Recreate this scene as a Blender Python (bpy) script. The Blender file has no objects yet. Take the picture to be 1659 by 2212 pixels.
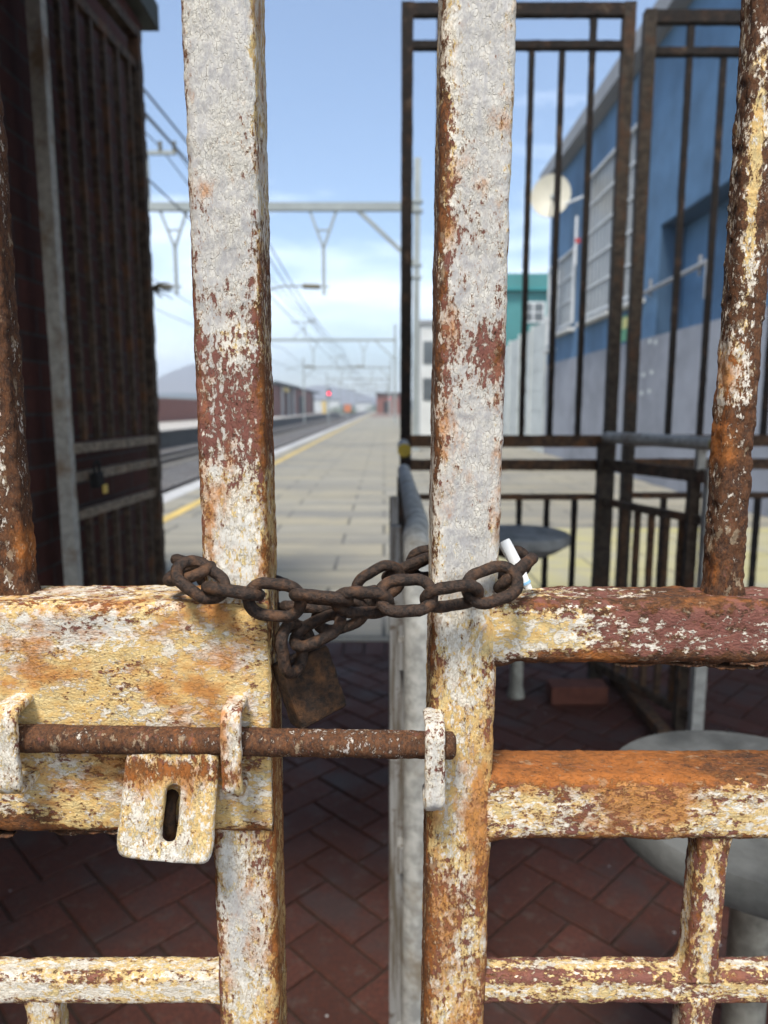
import bpy, bmesh, math, random
import numpy as np
from mathutils import Vector, Matrix
random.seed(7); rng = np.random.default_rng(7)
R = math.radians
SC = bpy.context.scene
COL = SC.collection

# ------------------------------------------------------------------ camera, sky, sun, exposure
FPX, W0, H0 = 1531.0, 1659.0, 2212.0      # focal length and size of the picture in the units the layout was measured in
PITCH = math.atan((H0 / 2 - 880) / FPX)
CAMZ = 1.3
cam_d = bpy.data.cameras.new('camera'); cam = bpy.data.objects.new('camera', cam_d); COL.objects.link(cam)
cam_d.sensor_fit = 'HORIZONTAL'; cam_d.sensor_width = 36.0; cam_d.lens = 36.0 * FPX / W0
cam.location = (0, 0, CAMZ); cam.rotation_euler = (math.pi / 2 - PITCH, 0, 0)
cam_d.clip_start = 0.02; cam_d.clip_end = 9000
cam_d.dof.use_dof = True; cam_d.dof.focus_distance = 0.468; cam_d.dof.aperture_fstop = 9.5
SC.camera = cam

SUN_EL, SUN_AZ = 60.0, 200.0              # sun stands behind the photographer, a little to the left (azimuth from +Y, clockwise)
world = bpy.data.worlds.new('World'); SC.world = world; world.use_nodes = True
wt = world.node_tree; wt.nodes.clear()
def wn(t, **k):
    n = wt.nodes.new(t)
    for a, b in k.items(): setattr(n, a, b)
    return n
w_out = wn('ShaderNodeOutputWorld'); w_bg = wn('ShaderNodeBackground')
sky = wn('ShaderNodeTexSky', sky_type='NISHITA', sun_disc=False)
sky.sun_elevation = R(SUN_EL); sky.sun_rotation = R(SUN_AZ); sky.air_density = 1.0; sky.dust_density = 0.5; sky.ozone_density = 2.0
w_tc = wn('ShaderNodeTexCoord'); w_map = wn('ShaderNodeMapping'); w_map.inputs['Scale'].default_value = (1.0, 1.0, 4.2)
w_no = wn('ShaderNodeTexNoise'); w_no.inputs['Scale'].default_value = 2.6; w_no.inputs['Detail'].default_value = 6; w_no.inputs['Roughness'].default_value = 0.55
w_rm = wn('ShaderNodeMapRange'); w_rm.inputs['From Min'].default_value = 0.44; w_rm.inputs['From Max'].default_value = 0.72
w_rm.inputs['To Min'].default_value = 0.02; w_rm.inputs['To Max'].default_value = 0.85
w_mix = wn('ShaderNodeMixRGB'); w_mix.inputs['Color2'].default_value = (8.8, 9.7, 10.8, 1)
L = wt.links.new
L(w_tc.outputs['Generated'], w_map.inputs['Vector']); L(w_map.outputs['Vector'], w_no.inputs['Vector'])
w_sep = wn('ShaderNodeSeparateXYZ'); L(w_tc.outputs['Generated'], w_sep.inputs[0])      # unseen cloud added behind the photographer to whiten the light on the gate
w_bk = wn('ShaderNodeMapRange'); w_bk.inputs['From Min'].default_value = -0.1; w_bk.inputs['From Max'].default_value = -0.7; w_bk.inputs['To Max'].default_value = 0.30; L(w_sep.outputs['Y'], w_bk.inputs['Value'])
w_lo = wn('ShaderNodeMapRange'); w_lo.inputs['From Min'].default_value = 0.42; w_lo.inputs['From Max'].default_value = 0.16; w_lo.inputs['To Min'].default_value = -0.12; w_lo.inputs['To Max'].default_value = 0.06; L(w_sep.outputs['Z'], w_lo.inputs['Value'])
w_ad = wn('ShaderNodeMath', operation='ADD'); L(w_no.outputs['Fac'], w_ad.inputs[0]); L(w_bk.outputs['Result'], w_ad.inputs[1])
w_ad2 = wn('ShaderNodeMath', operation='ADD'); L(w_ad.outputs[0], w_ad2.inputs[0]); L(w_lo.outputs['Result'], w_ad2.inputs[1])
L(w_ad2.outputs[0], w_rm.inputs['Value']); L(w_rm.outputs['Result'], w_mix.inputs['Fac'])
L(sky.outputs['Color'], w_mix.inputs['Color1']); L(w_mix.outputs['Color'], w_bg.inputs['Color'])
w_bg.inputs['Strength'].default_value = 0.095
L(w_bg.outputs['Background'], w_out.inputs['Surface'])
sun_d = bpy.data.lights.new('sun', 'SUN'); sun_d.energy = 2.5; sun_d.angle = R(14); sun_d.color = (1.0, 0.955, 0.88)
sun = bpy.data.objects.new('sun', sun_d); COL.objects.link(sun)
sdir = Vector((math.sin(R(SUN_AZ)) * math.cos(R(SUN_EL)), math.cos(R(SUN_AZ)) * math.cos(R(SUN_EL)), math.sin(R(SUN_EL))))
sun.rotation_euler = sdir.to_track_quat('Z', 'Y').to_euler(); sun.location = (0, -5, 8)
SC.view_settings.view_transform = 'Standard'; SC.view_settings.look = 'None'
SC.view_settings.gamma = 1.0; SC.view_settings.use_curve_mapping = False
SC.view_settings.exposure = 1.2
try:
    SC.cycles.use_denoising = True; SC.cycles.max_bounces = 8; SC.cycles.volume_bounces = 0
    SC.cycles.volume_step_rate = 4.0
except Exception: pass

# ------------------------------------------------------------------ measuring helpers (picture unit -> point in the place)
CT, ST = math.cos(PITCH), math.sin(PITCH)
def ray(px, py):
    t = (H0 / 2 - py) / FPX; s = (px - W0 / 2) / FPX
    return s, CT + t * ST, -ST + t * CT
def P(px, py, Y):
    a, b, c = ray(px, py); k = Y / b
    return Vector((a * k, Y, CAMZ + c * k))
def Zat(py, Y): return P(W0 / 2, py, Y).z
def Xat(px, py, Y): return P(px, py, Y).x

# ------------------------------------------------------------------ numpy gradient noise
_perm = rng.permutation(256); _perm = np.concatenate([_perm, _perm, _perm])
_g = rng.normal(size=(256, 3)); _g /= np.linalg.norm(_g, axis=1)[:, None]
def perlin(p):
    i = np.floor(p).astype(int); f = p - i; i &= 255
    u = f * f * f * (f * (f * 6 - 15) + 10)
    out = 0
    for dx in (0, 1):
        for dy in (0, 1):
            for dz in (0, 1):
                h = _perm[_perm[_perm[(i[:, 0] + dx) & 255] + ((i[:, 1] + dy) & 255)] + ((i[:, 2] + dz) & 255)] & 255
                d = (_g[h] * (f - np.array([dx, dy, dz]))).sum(1)
                w = (u[:, 0] if dx else 1 - u[:, 0]) * (u[:, 1] if dy else 1 - u[:, 1]) * (u[:, 2] if dz else 1 - u[:, 2])
                out = out + w * d
    return out
def fbm(p, s, octv=3, rough=0.5):
    r = 0; a = 1; q = np.asarray(p) / s
    for k in range(octv):
        r = r + a * perlin(q + 17.3 * k); a *= rough; q = q * 2.03
    return r

# ------------------------------------------------------------------ objects
def link(name, me, mats, parent=None):
    o = bpy.data.objects.new(name, me); COL.objects.link(o)
    for m in (mats if isinstance(mats, (list, tuple)) else [mats]): me.materials.append(m)
    if parent is not None:
        o.parent = parent
        o.matrix_parent_inverse = Matrix.Translation(-parent.location) if parent.type == 'EMPTY' or parent.location.length else Matrix()
    return o
def thing(name, loc, label, cat, group=None):
    o = bpy.data.objects.new(name, None); COL.objects.link(o); o.location = loc; o.empty_display_size = 0.1
    return tag(o, label, cat, group)
def tag(o, label, cat, group=None):
    o['label'] = label; o['category'] = cat
    if group: o['group'] = group
    return o
def struct(o, kind='structure'): o['kind'] = kind; return o
def mesh_np(verts, faces, smooth=True):
    me = bpy.data.meshes.new('m'); me.from_pydata([tuple(v) for v in verts], [], [tuple(f) for f in faces]); 
    me.polygons.foreach_set('use_smooth', [smooth] * len(me.polygons)); me.update(); return me
class MB:
    """collects shapes into one mesh"""
    def __init__(s): s.v = []; s.f = []; s.sm = []
    def add(s, v, f, sm=False):
        n = len(s.v); s.v += [tuple(x) for x in v]; s.f += [tuple(i + n for i in q) for q in f]; s.sm += [sm] * len(f); return s
    def box(s, a, b, bev=0.0):
        bm = bmesh.new(); bmesh.ops.create_cube(bm, size=1)
        a = Vector(a); b = Vector(b); c = (a + b) / 2; d = b - a
        for v in bm.verts: v.co = Vector((v.co.x * d.x, v.co.y * d.y, v.co.z * d.z)) + c
        if bev: bmesh.ops.bevel(bm, geom=bm.edges[:], offset=bev, segments=2, affect='EDGES', profile=0.6)
        bm.verts.index_update(); s.add([v.co for v in bm.verts], [[v.index for v in f.verts] for f in bm.faces]); bm.free(); return s
    def bar(s, p, q, w, d=None, up=(0, 0, 1)):
        p = Vector(p); q = Vector(q); d = d or w; t = (q - p).normalized(); u = Vector(up)
        if abs(t.dot(u)) > 0.98: u = Vector((0, 1, 0))
        n = t.cross(u).normalized(); b = n.cross(t).normalized(); v = []
        for e in (p, q):
            for i, j in ((-1, -1), (1, -1), (1, 1), (-1, 1)): v.append(e + n * (i * w / 2) + b * (j * d / 2))
        return s.add(v, [(0, 1, 2, 3)[::-1], (4, 5, 6, 7), (0, 1, 5, 4), (1, 2, 6, 5), (2, 3, 7, 6), (3, 0, 4, 7)])
    def tube(s, pts, r, n=12, cap=True):
        pts = [Vector(p) for p in pts]; rr = r if isinstance(r, (list, tuple)) else [r] * len(pts)
        v = []; f = []; ref = None
        for i, p in enumerate(pts):
            t = (pts[min(i + 1, len(pts) - 1)] - pts[max(i - 1, 0)]).normalized()
            if ref is None:
                ref = Vector((0, 0, 1)) if abs(t.z) < 0.9 else Vector((1, 0, 0))
            a = (ref - t * ref.dot(t)).normalized(); ref = a; b = t.cross(a)
            for k in range(n):
                th = 2 * math.pi * k / n; v.append(p + (a * math.cos(th) + b * math.sin(th)) * rr[i])
        for i in range(len(pts) - 1):
            for k in range(n): f.append((i * n + k, i * n + (k + 1) % n, (i + 1) * n + (k + 1) % n, (i + 1) * n + k))
        if cap: f.append(tuple(range(n))[::-1]); f.append(tuple(range((len(pts) - 1) * n, len(pts) * n)))
        return s.add(v, f, True)
    def lathe(s, prof, c, n=48):
        c = Vector(c); v = []; f = []
        for r, z in prof:
            for k in range(n):
                th = 2 * math.pi * k / n; v.append(c + Vector((r * math.cos(th), r * math.sin(th), z)))
        m = len(prof)
        for i in range(m - 1):
            for k in range(n): f.append((i * n + k, i * n + (k + 1) % n, (i + 1) * n + (k + 1) % n, (i + 1) * n + k))
        f.append(tuple(range(n))[::-1]); f.append(tuple(range((m - 1) * n, m * n)))
        return s.add(v, f, True)
    def mesh(s):
        me = bpy.data.meshes.new('m'); me.from_pydata(s.v, [], s.f); me.polygons.foreach_set('use_smooth', s.sm)
        me.validate(); me.update(); return me
    def obj(s, name, mat, parent=None):
        me = s.mesh()
        if any(s.sm) :
            try: me.set_sharp_from_angle(angle=R(40))
            except Exception: pass
        return link(name, me, mat, parent)

# ------------------------------------------------------------------ materials
class NT:
    def __init__(s, name):
        s.m = bpy.data.materials.new(name); s.m.use_nodes = True; s.t = s.m.node_tree; s.t.nodes.clear()
        s.out = s.n('ShaderNodeOutputMaterial'); s.b = s.n('ShaderNodeBsdfPrincipled'); s.l(s.b.outputs[0], s.out.inputs['Surface'])
    def n(s, t, **k):
        x = s.t.nodes.new(t)
        for a, b in k.items(): setattr(x, a, b)
        return x
    def l(s, a, b): s.t.links.new(a, b)
    def put(s, sock, v):
        if isinstance(v, bpy.types.NodeSocket): s.l(v, sock)
        elif v is not None:
            if isinstance(v, (tuple, list)) and len(v) == 3 and sock.type == 'RGBA': v = (*v, 1)
            sock.default_value = v
    def math(s, op, a, b=None, c=None, clamp=False):
        x = s.n('ShaderNodeMath', operation=op, use_clamp=clamp)
        for i, v in enumerate((a, b, c)):
            if v is not None: s.put(x.inputs[i], v)
        return x.outputs[0]
    def rng(s, v, a, b, c=0.0, d=1.0, smooth=True):
        x = s.n('ShaderNodeMapRange', interpolation_type='SMOOTHSTEP' if smooth else 'LINEAR')
        s.put(x.inputs['Value'], v)
        for k, q in (('From Min', a), ('From Max', b), ('To Min', c), ('To Max', d)): x.inputs[k].default_value = q
        return x.outputs['Result']
    def mix(s, f, a, b, mode='MIX'):
        x = s.n('ShaderNodeMixRGB', blend_type=mode); s.put(x.inputs['Fac'], f); s.put(x.inputs['Color1'], a); s.put(x.inputs['Color2'], b); return x.outputs[0]
    def noise(s, vec, scale, det=4, rough=0.55, dist=0.0):
        x = s.n('ShaderNodeTexNoise'); s.put(x.inputs['Vector'], vec); x.inputs['Scale'].default_value = scale
        x.inputs['Detail'].default_value = det; x.inputs['Roughness'].default_value = rough; x.inputs['Distortion'].default_value = dist
        return x.outputs['Fac']
    def vor(s, vec, scale, feat='F1', out='Distance', rnd=1.0):
        x = s.n('ShaderNodeTexVoronoi', feature=feat); s.put(x.inputs['Vector'], vec); x.inputs['Scale'].default_value = scale
        x.inputs['Randomness'].default_value = rnd; return x.outputs[out]
    def pos(s): return s.n('ShaderNodeNewGeometry').outputs['Position']
    def objc(s): return s.n('ShaderNodeTexCoord').outputs['Object']
    def mapv(s, vec, scale=(1, 1, 1), loc=(0, 0, 0), rot=(0, 0, 0)):
        x = s.n('ShaderNodeMapping'); s.put(x.inputs['Vector'], vec); x.inputs['Scale'].default_value = scale
        x.inputs['Location'].default_value = loc; x.inputs['Rotation'].default_value = rot; return x.outputs[0]
    def bump(s, h, dist=0.001, strength=1.0):
        x = s.n('ShaderNodeBump'); x.inputs['Strength'].default_value = strength; x.inputs['Distance'].default_value = dist
        s.put(x.inputs['Height'], h); s.l(x.outputs[0], s.b.inputs['Normal']); return x
    def set(s, col=None, rough=None, metal=None, spec=None):
        if col is not None: s.put(s.b.inputs['Base Color'], col)
        if rough is not None: s.put(s.b.inputs['Roughness'], rough)
        if metal is not None: s.put(s.b.inputs['Metallic'], metal)
        if spec is not None: s.put(s.b.inputs['Specular IOR Level'], spec)
        return s.m

def mat_peeling(name='peeling_paint', stretch=(1, 1, 1)):
    """old paint in layers over red primer and rust; the vertex colour 'wear' says how much of it is gone"""
    s = NT(name); p = s.mapv(s.pos(), scale=stretch)
    at = s.n('ShaderNodeAttribute', attribute_name='wear'); sep = s.n('ShaderNodeSeparateColor'); s.l(at.outputs['Color'], sep.inputs[0])
    loss, cream, orange, dark = sep.outputs[0], sep.outputs[1], sep.outputs[2], at.outputs['Alpha']
    n1 = s.noise(p, 122, 10, 0.75, 0.15)          # ragged flakes
    n2 = s.noise(s.mapv(p, loc=(3, 1, 2)), 26, 6, 0.6)
    n3 = s.noise(s.mapv(p, loc=(7, 4, 1)), 300, 6, 0.7)
    n4 = s.noise(s.mapv(p, loc=(1, 9, 5)), 150, 7, 0.66, 0.3)
    nf = s.noise(s.mapv(p, loc=(2, 2, 8)), 900, 3, 0.6)
    # L: how far gone
    Lv = s.math('ADD', s.math('ADD', s.math('MULTIPLY', s.math('SUBTRACT', n1, 0.5), 1.7), s.math('MULTIPLY', s.math('SUBTRACT', n3, 0.5), 1.75)),
                s.math('ADD', s.math('SUBTRACT', loss, 0.13), s.math('MULTIPLY', s.math('SUBTRACT', n2, 0.5), 0.8)))
    paint = s.rng(Lv, 0.445, 0.545, 1, 0)
    edge = s.rng(Lv, 0.30, 0.49, 0, 1)
    # topcoat: greyish white with hairline crackle, colder and warmer clouds
    white = s.mix(s.rng(n4, 0.38, 0.62), (0.37, 0.355, 0.345), (0.58, 0.55, 0.49))
    white = s.mix(s.rng(n2, 0.40, 0.68, 0, 0.30), white, (0.60, 0.55, 0.42))
    white = s.mix(s.rng(cream, 0.18, 0.45), white, (0.72, 0.675, 0.585))
    wob = s.n('ShaderNodeVectorMath', operation='MULTIPLY_ADD'); wn_ = s.n('ShaderNodeTexNoise'); s.l(p, wn_.inputs['Vector']); wn_.inputs['Scale'].default_value = 240; wn_.inputs['Detail'].default_value = 3
    s.l(wn_.outputs['Color'], wob.inputs[0]); wob.inputs[1].default_value = (.004, .004, .004); s.l(p, wob.inputs[2]); pw_ = wob.outputs[0]
    crv = s.vor(pw_, 330, 'DISTANCE_TO_EDGE')
    crack = s.math('MULTIPLY', s.rng(crv, 0.015, 0.07, 1, 0), s.rng(n4, 0.48, 0.60))
    # cream coat: stained, yellowed
    cr = s.mix(s.rng(n4, 0.35, 0.68), (0.60, 0.375, 0.125), (0.70, 0.545, 0.265))
    cmask = s.rng(s.math('ADD', cream, s.math('ADD', s.math('MULTIPLY', s.math('SUBTRACT', n4, 0.5), 1.3), s.math('MULTIPLY', s.math('SUBTRACT', n3, 0.5), 1.5))), 0.36, 0.54)
    coat = s.mix(cmask, white, cr)
    # bits of bright topcoat left over the cream
    nC = s.math('ADD', s.noise(s.mapv(p, loc=(11, 3, 6)), 170, 8, 0.74), s.math('MULTIPLY', s.math('SUBTRACT', s.noise(s.mapv(p, loc=(4, 8, 6)), 34, 4, 0.6), 0.5), 0.6))
    chips = s.math('MULTIPLY', s.rng(s.math('SUBTRACT', nC, s.math('MULTIPLY', s.math('SUBTRACT', cream, 0.45), 0.15)), 0.495, 0.535), cmask)
    coat = s.mix(s.math('MULTIPLY', chips, .88), coat, (0.72, 0.675, 0.585))
    om = s.rng(s.math('ADD', orange, s.math('ADD', s.math('MULTIPLY', s.math('SUBTRACT', s.noise(s.mapv(p, loc=(5, 5, 5)), 62, 8, 0.66), 0.5), 1.9), s.math('MULTIPLY', s.math('SUBTRACT', n2, .5), .7))), 0.30, 0.85)
    ocol = s.mix(n3, (0.34, 0.105, 0.016), (0.58, 0.27, 0.075))
    coat = s.mix(s.math('MULTIPLY', om, 0.92), coat, ocol)
    coat = s.mix(s.math('MULTIPLY', edge, 0.42), coat, (0.40, 0.19, 0.055))
    coat = s.mix(s.math('MULTIPLY', crack, 0.22), coat, (0.24, 0.17, 0.11))
    spk = s.math('MULTIPLY', s.rng(s.noise(s.mapv(p, loc=(13, 2, 9)), 380, 6, 0.75), 0.585, 0.64), s.rng(s.math('ADD', loss, s.math('MULTIPLY', s.math('SUBTRACT', n2, .5), 1.2)), 0.08, 0.42))
    coat = s.mix(s.math('MULTIPLY', spk, 0.8), coat, (0.20, 0.085, 0.035))
    # bare: red primer, then brown rust
    prim = s.mix(n4, (0.135, 0.050, 0.040), (0.235, 0.090, 0.066))
    rust = s.mix(s.rng(n3, 0.35, 0.65), (0.034, 0.016, 0.010), (0.125, 0.050, 0.020))
    rust = s.mix(s.rng(s.math('ADD', n1, s.math('MULTIPLY', orange, 0.35)), 0.60, 0.86), rust, (0.33, 0.105, 0.024))
    rust = s.mix(s.rng(s.noise(s.mapv(p, loc=(8, 1, 8)), 110, 7, 0.66), 0.585, 0.63, 0, 0.75), rust, (0.30, 0.225, 0.145))
    dm = s.rng(s.math('ADD', dark, s.math('MULTIPLY', s.math('SUBTRACT', n4, 0.5), 2.2)), 0.38, 0.60)
    bare = s.mix(dm, prim, rust)
    bare = s.mix(s.math('MULTIPLY', om, 0.42), bare, s.mix(n3, (0.22, 0.065, 0.012), (0.46, 0.17, 0.03)))
    col = s.mix(paint, bare, coat)
    # rust pits
    pit = s.math('MULTIPLY', s.rng(s.math('ADD', s.vor(s.mapv(pw_, loc=(4, 3, 3)), 170), s.math('MULTIPLY', n1, .35)), 0.24, 0.34, 1, 0), s.rng(s.math('ADD', n2, s.math('MULTIPLY', loss, 0.30)), 0.54, 0.72))
    col = s.mix(s.math('MULTIPLY', pit, 0.85), col, (0.06, 0.026, 0.013))
    col = s.mix(s.rng(nf, 0.36, 0.56, 0.16, 0), col, (0.20, 0.13, 0.08))
    s.set(col, s.rng(paint, 0, 1, 0.86, 0.68), spec=0.28)
    peel = s.noise(s.mapv(p, loc=(6, 6, 1)), 620, 3, 0.5)
    patch = s.rng(n2, 0.40, 0.60, 0.25, 1.0)
    h = s.math('ADD', s.math('MULTIPLY', paint, 0.60), s.math('MULTIPLY', s.math('MULTIPLY', peel, patch), 1.0))
    h = s.math('ADD', h, s.math('MULTIPLY', n1, 0.7)); h = s.math('ADD', h, s.math('MULTIPLY', n3, 0.55))
    h = s.math('ADD', h, s.math('MULTIPLY', chips, 0.25))
    h = s.math('SUBTRACT', h, s.math('MULTIPLY', crack, 0.40)); h = s.math('SUBTRACT', h, s.math('MULTIPLY', pit, 0.4))
    s.bump(h, 0.0012, 0.9)
    return s.m
def mat_rust(name, a, b, c, scale=220, bd=0.0010, pos=True, patch=None, rough=.85):
    s = NT(name); p = s.pos() if pos else s.objc()
    n1 = s.noise(p, scale, 8, 0.65, 0.2); n2 = s.noise(s.mapv(p, loc=(3, 3, 3)), scale * 0.28, 5, 0.6); n3 = s.noise(s.mapv(p, loc=(6, 2, 3)), scale * 3, 4, 0.6)
    col = s.mix(s.rng(n1, 0.36, 0.64), a, b); col = s.mix(s.rng(n2, 0.50, 0.72, 0, 0.8), col, c)
    if patch: col = s.mix(s.rng(s.math('ADD', n2, s.math('MULTIPLY', n1, 0.7)), 0.96, 1.06, 0, 0.6), col, patch)
    s.set(col, rough, spec=0.35)
    s.bump(s.math('ADD', n1, s.math('MULTIPLY', n3, 0.5)), bd, 0.9); return s.m
def mat_plain(name, col, rough=0.7, var=0.25, scale=6, bump=0.0, spec=0.4, metal=0.0, pos=True):
    s = NT(name); p = s.pos() if pos else s.objc()
    n = s.noise(p, scale, 7, 0.62); n2 = s.noise(s.mapv(p, scale=(1, 1, 0.25), loc=(4, 1, 1)), scale * 0.35, 5, 0.6)
    f = s.math('ADD', s.math('MULTIPLY', n, 0.6), s.math('MULTIPLY', n2, 0.4))
    c0 = tuple(x * (1 - var) for x in col); c1 = tuple(min(0.95, x * (1 + var)) for x in col)
    s.set(s.mix(s.rng(f, 0.34, 0.66), c0, c1), rough, spec=spec, metal=metal)
    if bump: s.bump(n, bump, 0.8)
    return s.m
M = {}
M['peel'] = mat_peeling('peeling_paint_upright', (1.15, 1.15, .62)); M['peel_h'] = mat_peeling('peeling_paint_level', (.66, 1.1, 1.1))
M['chain'] = mat_rust('chain_rust', (0.012, 0.008, 0.006), (0.052, 0.029, 0.018), (0.125, 0.058, 0.026), 330, 0.0017, rough=.66)
M['lock'] = mat_rust('padlock_rust', (0.013, 0.008, 0.005), (0.048, 0.023, 0.010), (0.115, 0.050, 0.017), 210, 0.0016)
M['fence'] = mat_rust('rusted_brown_steel', (0.007, 0.005, 0.004), (0.017, 0.011, 0.008), (0.055, 0.025, 0.011), 45, 0.002, patch=(0.09, 0.07, 0.05))
M['fence_pale'] = mat_rust('weathered_pale_steel', (0.34, 0.32, 0.28), (0.48, 0.46, 0.40), (0.20, 0.12, 0.06), 30, 0.002)
M['galv'] = mat_rust('galvanised_steel', (0.30, 0.295, 0.27), (0.52, 0.51, 0.465), (0.20, 0.15, 0.09), 40, 0.0008)
M['fence_tan'] = mat_rust('tan_rusted_steel', (0.14, 0.11, 0.08), (0.30, 0.24, 0.175), (0.16, 0.07, 0.028), 40, 0.002)  # tan rust of the folded gate's rails, lightened to offset deep shade
M['fence_fold'] = mat_rust('streaked_rust_steel', (0.04, 0.026, 0.017), (0.10, 0.072, 0.05), (0.15, 0.062, 0.024), 30, 0.002)
M['fence_rust'] = mat_rust('rust_brown_rail', (0.045, 0.027, 0.017), (0.115, 0.066, 0.036), (0.18, 0.078, 0.028), 40, 0.002)
M['fence_mid'] = mat_rust('weathered_brown_steel', (0.022, 0.016, 0.011), (0.055, 0.041, 0.029), (0.08, 0.036, 0.016), 35, 0.002)
M['board'] = None
M['yellow'] = mat_plain('yellow_paint', (0.42, 0.30, 0.03), 0.6, 0.2, 20)
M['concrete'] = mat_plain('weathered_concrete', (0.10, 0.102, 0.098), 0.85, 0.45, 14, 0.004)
M['stem'] = mat_plain('whitewashed_stem', (0.34, 0.32, 0.26), 0.85, 0.4, 30, 0.003)
M['paper'] = mat_plain('white_paper', (0.78, 0.77, 0.74), 0.8, 0.05, 90, 0.0006)
M['blue'] = mat_plain('blue_plaster', (0.066, 0.136, 0.232), 0.8, 0.22, 1.6, 0.004)
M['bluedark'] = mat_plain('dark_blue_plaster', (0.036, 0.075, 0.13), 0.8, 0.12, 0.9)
M['bluegrey'] = mat_plain('blue_grey_plaster', (0.215, 0.223, 0.248), 0.85, 0.22, 1.4, 0.004)
M['fascia'] = mat_plain('grey_fascia', (0.21, 0.215, 0.225), 0.7, 0.1, 1.5)
M['grille'] = mat_plain('grey_white_grille', (0.52, 0.535, 0.54), 0.6, 0.14, 5)
M['white'] = mat_plain('white_painted_steel', (0.60, 0.61, 0.61), 0.6, 0.12, 5)
M['glass'] = mat_plain('grey_window_glass', (0.085, 0.095, 0.10), 0.3, 0.3, 0.8, spec=0.5)
M['dish'] = mat_plain('cream_dish', (0.44, 0.41, 0.325), 0.55, 0.06, 4)
M['teal'] = mat_plain('teal_plaster', (0.045, 0.17, 0.17), 0.8, 0.1, 0.8)
M['tealdark'] = mat_plain('deep_teal_plaster', (0.025, 0.18, 0.185), 0.8, 0.1, 0.8)
M['panel'] = mat_plain('precast_concrete_panel', (0.46, 0.48, 0.46), 0.85, 0.13, 2, 0.003)
M['gantry'] = mat_plain('gantry_galvanised', (0.24, 0.26, 0.25), 0.6, 0.15, 1.5)
M['wire'] = mat_plain('wire', (0.10, 0.11, 0.12), 0.5, 0.1, 1)
M['insul'] = mat_plain('brown_insulator', (0.10, 0.085, 0.05), 0.4, 0.1, 5)
M['rail'] = mat_plain('rail_steel', (0.055, 0.04, 0.032), 0.5, 0.3, 3)
M['sleeper'] = mat_plain('concrete_sleeper', (0.16, 0.15, 0.135), 0.9, 0.2, 3)
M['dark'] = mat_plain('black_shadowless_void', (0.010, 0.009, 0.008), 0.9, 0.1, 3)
M['eave'] = mat_plain('mossy_dark_fascia', (0.045, 0.05, 0.043), 0.8, 0.3, 4)
M['ceiling'] = mat_plain('shade_roof_soffit', (0.08, 0.07, 0.06), 0.9, 0.2, 4)  # only for the unseen roof and beam that shade the passage
M['coping'] = mat_plain('white_platform_coping', (0.40, 0.39, 0.375), 0.8, 0.15, 2)
M['yline'] = mat_plain('yellow_line_paint', (0.48, 0.34, 0.10), 0.8, 0.15, 3)
M['platface'] = mat_plain('dark_platform_face', (0.045, 0.042, 0.038), 0.9, 0.25, 1.5)
M['plattop'] = mat_plain('pale_platform_top', (0.36, 0.33, 0.29), 0.9, 0.12, 0.6)
M['ground'] = mat_plain('dusty_ground', (0.16, 0.15, 0.11), 0.95, 0.25, 0.05)
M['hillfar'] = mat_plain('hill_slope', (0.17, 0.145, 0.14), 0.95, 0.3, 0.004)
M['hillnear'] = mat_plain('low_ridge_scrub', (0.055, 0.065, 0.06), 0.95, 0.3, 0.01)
M['leaf'] = mat_plain('scrub_leaf', (0.07, 0.10, 0.035), 0.7, 0.5, 3)
M['orange'] = mat_plain('orange_board', (0.42, 0.14, 0.06), 0.6, 0.1, 3)
M['ypost'] = mat_plain('yellow_post_paint', (0.60, 0.42, 0.09), 0.6, 0.1, 3)
M['greenposter'] = mat_plain('green_poster', (0.10, 0.30, 0.16), 0.6, 0.2, 5)
M['yelposter'] = mat_plain('yellow_poster', (0.60, 0.55, 0.20), 0.6, 0.1, 5)
M['pale'] = mat_plain('pale_render', (0.50, 0.50, 0.48), 0.85, 0.12, 1)
M['redpaint'] = mat_plain('red_paint', (0.40, 0.03, 0.03), 0.6, 0.1, 5)
def mat_emit():
    s = NT('red_signal_lamp'); s.set((0.5, 0.01, 0.03), 0.4)
    s.b.inputs['Emission Color'].default_value = (1.0, 0.03, 0.07, 1); s.b.inputs['Emission Strength'].default_value = 3.5; return s.m
M['lamp'] = mat_emit()
def mat_ballast():
    s = NT('grey_ballast'); p = s.pos(); v = s.vor(p, 14, 'F1', 'Color'); n = s.noise(p, 0.7, 4)
    sp = s.n('ShaderNodeSeparateColor'); s.l(v, sp.inputs[0])
    c = s.mix(sp.outputs[0], (0.03, 0.028, 0.026), (0.15, 0.14, 0.13)); c = s.mix(s.rng(n, 0.4, 0.7, 0, 0.5), c, (0.09, 0.065, 0.05))
    s.set(c, 0.95); s.bump(s.vor(p, 14), 0.03, 0.7); return s.m
M['ballast'] = mat_ballast()
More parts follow.
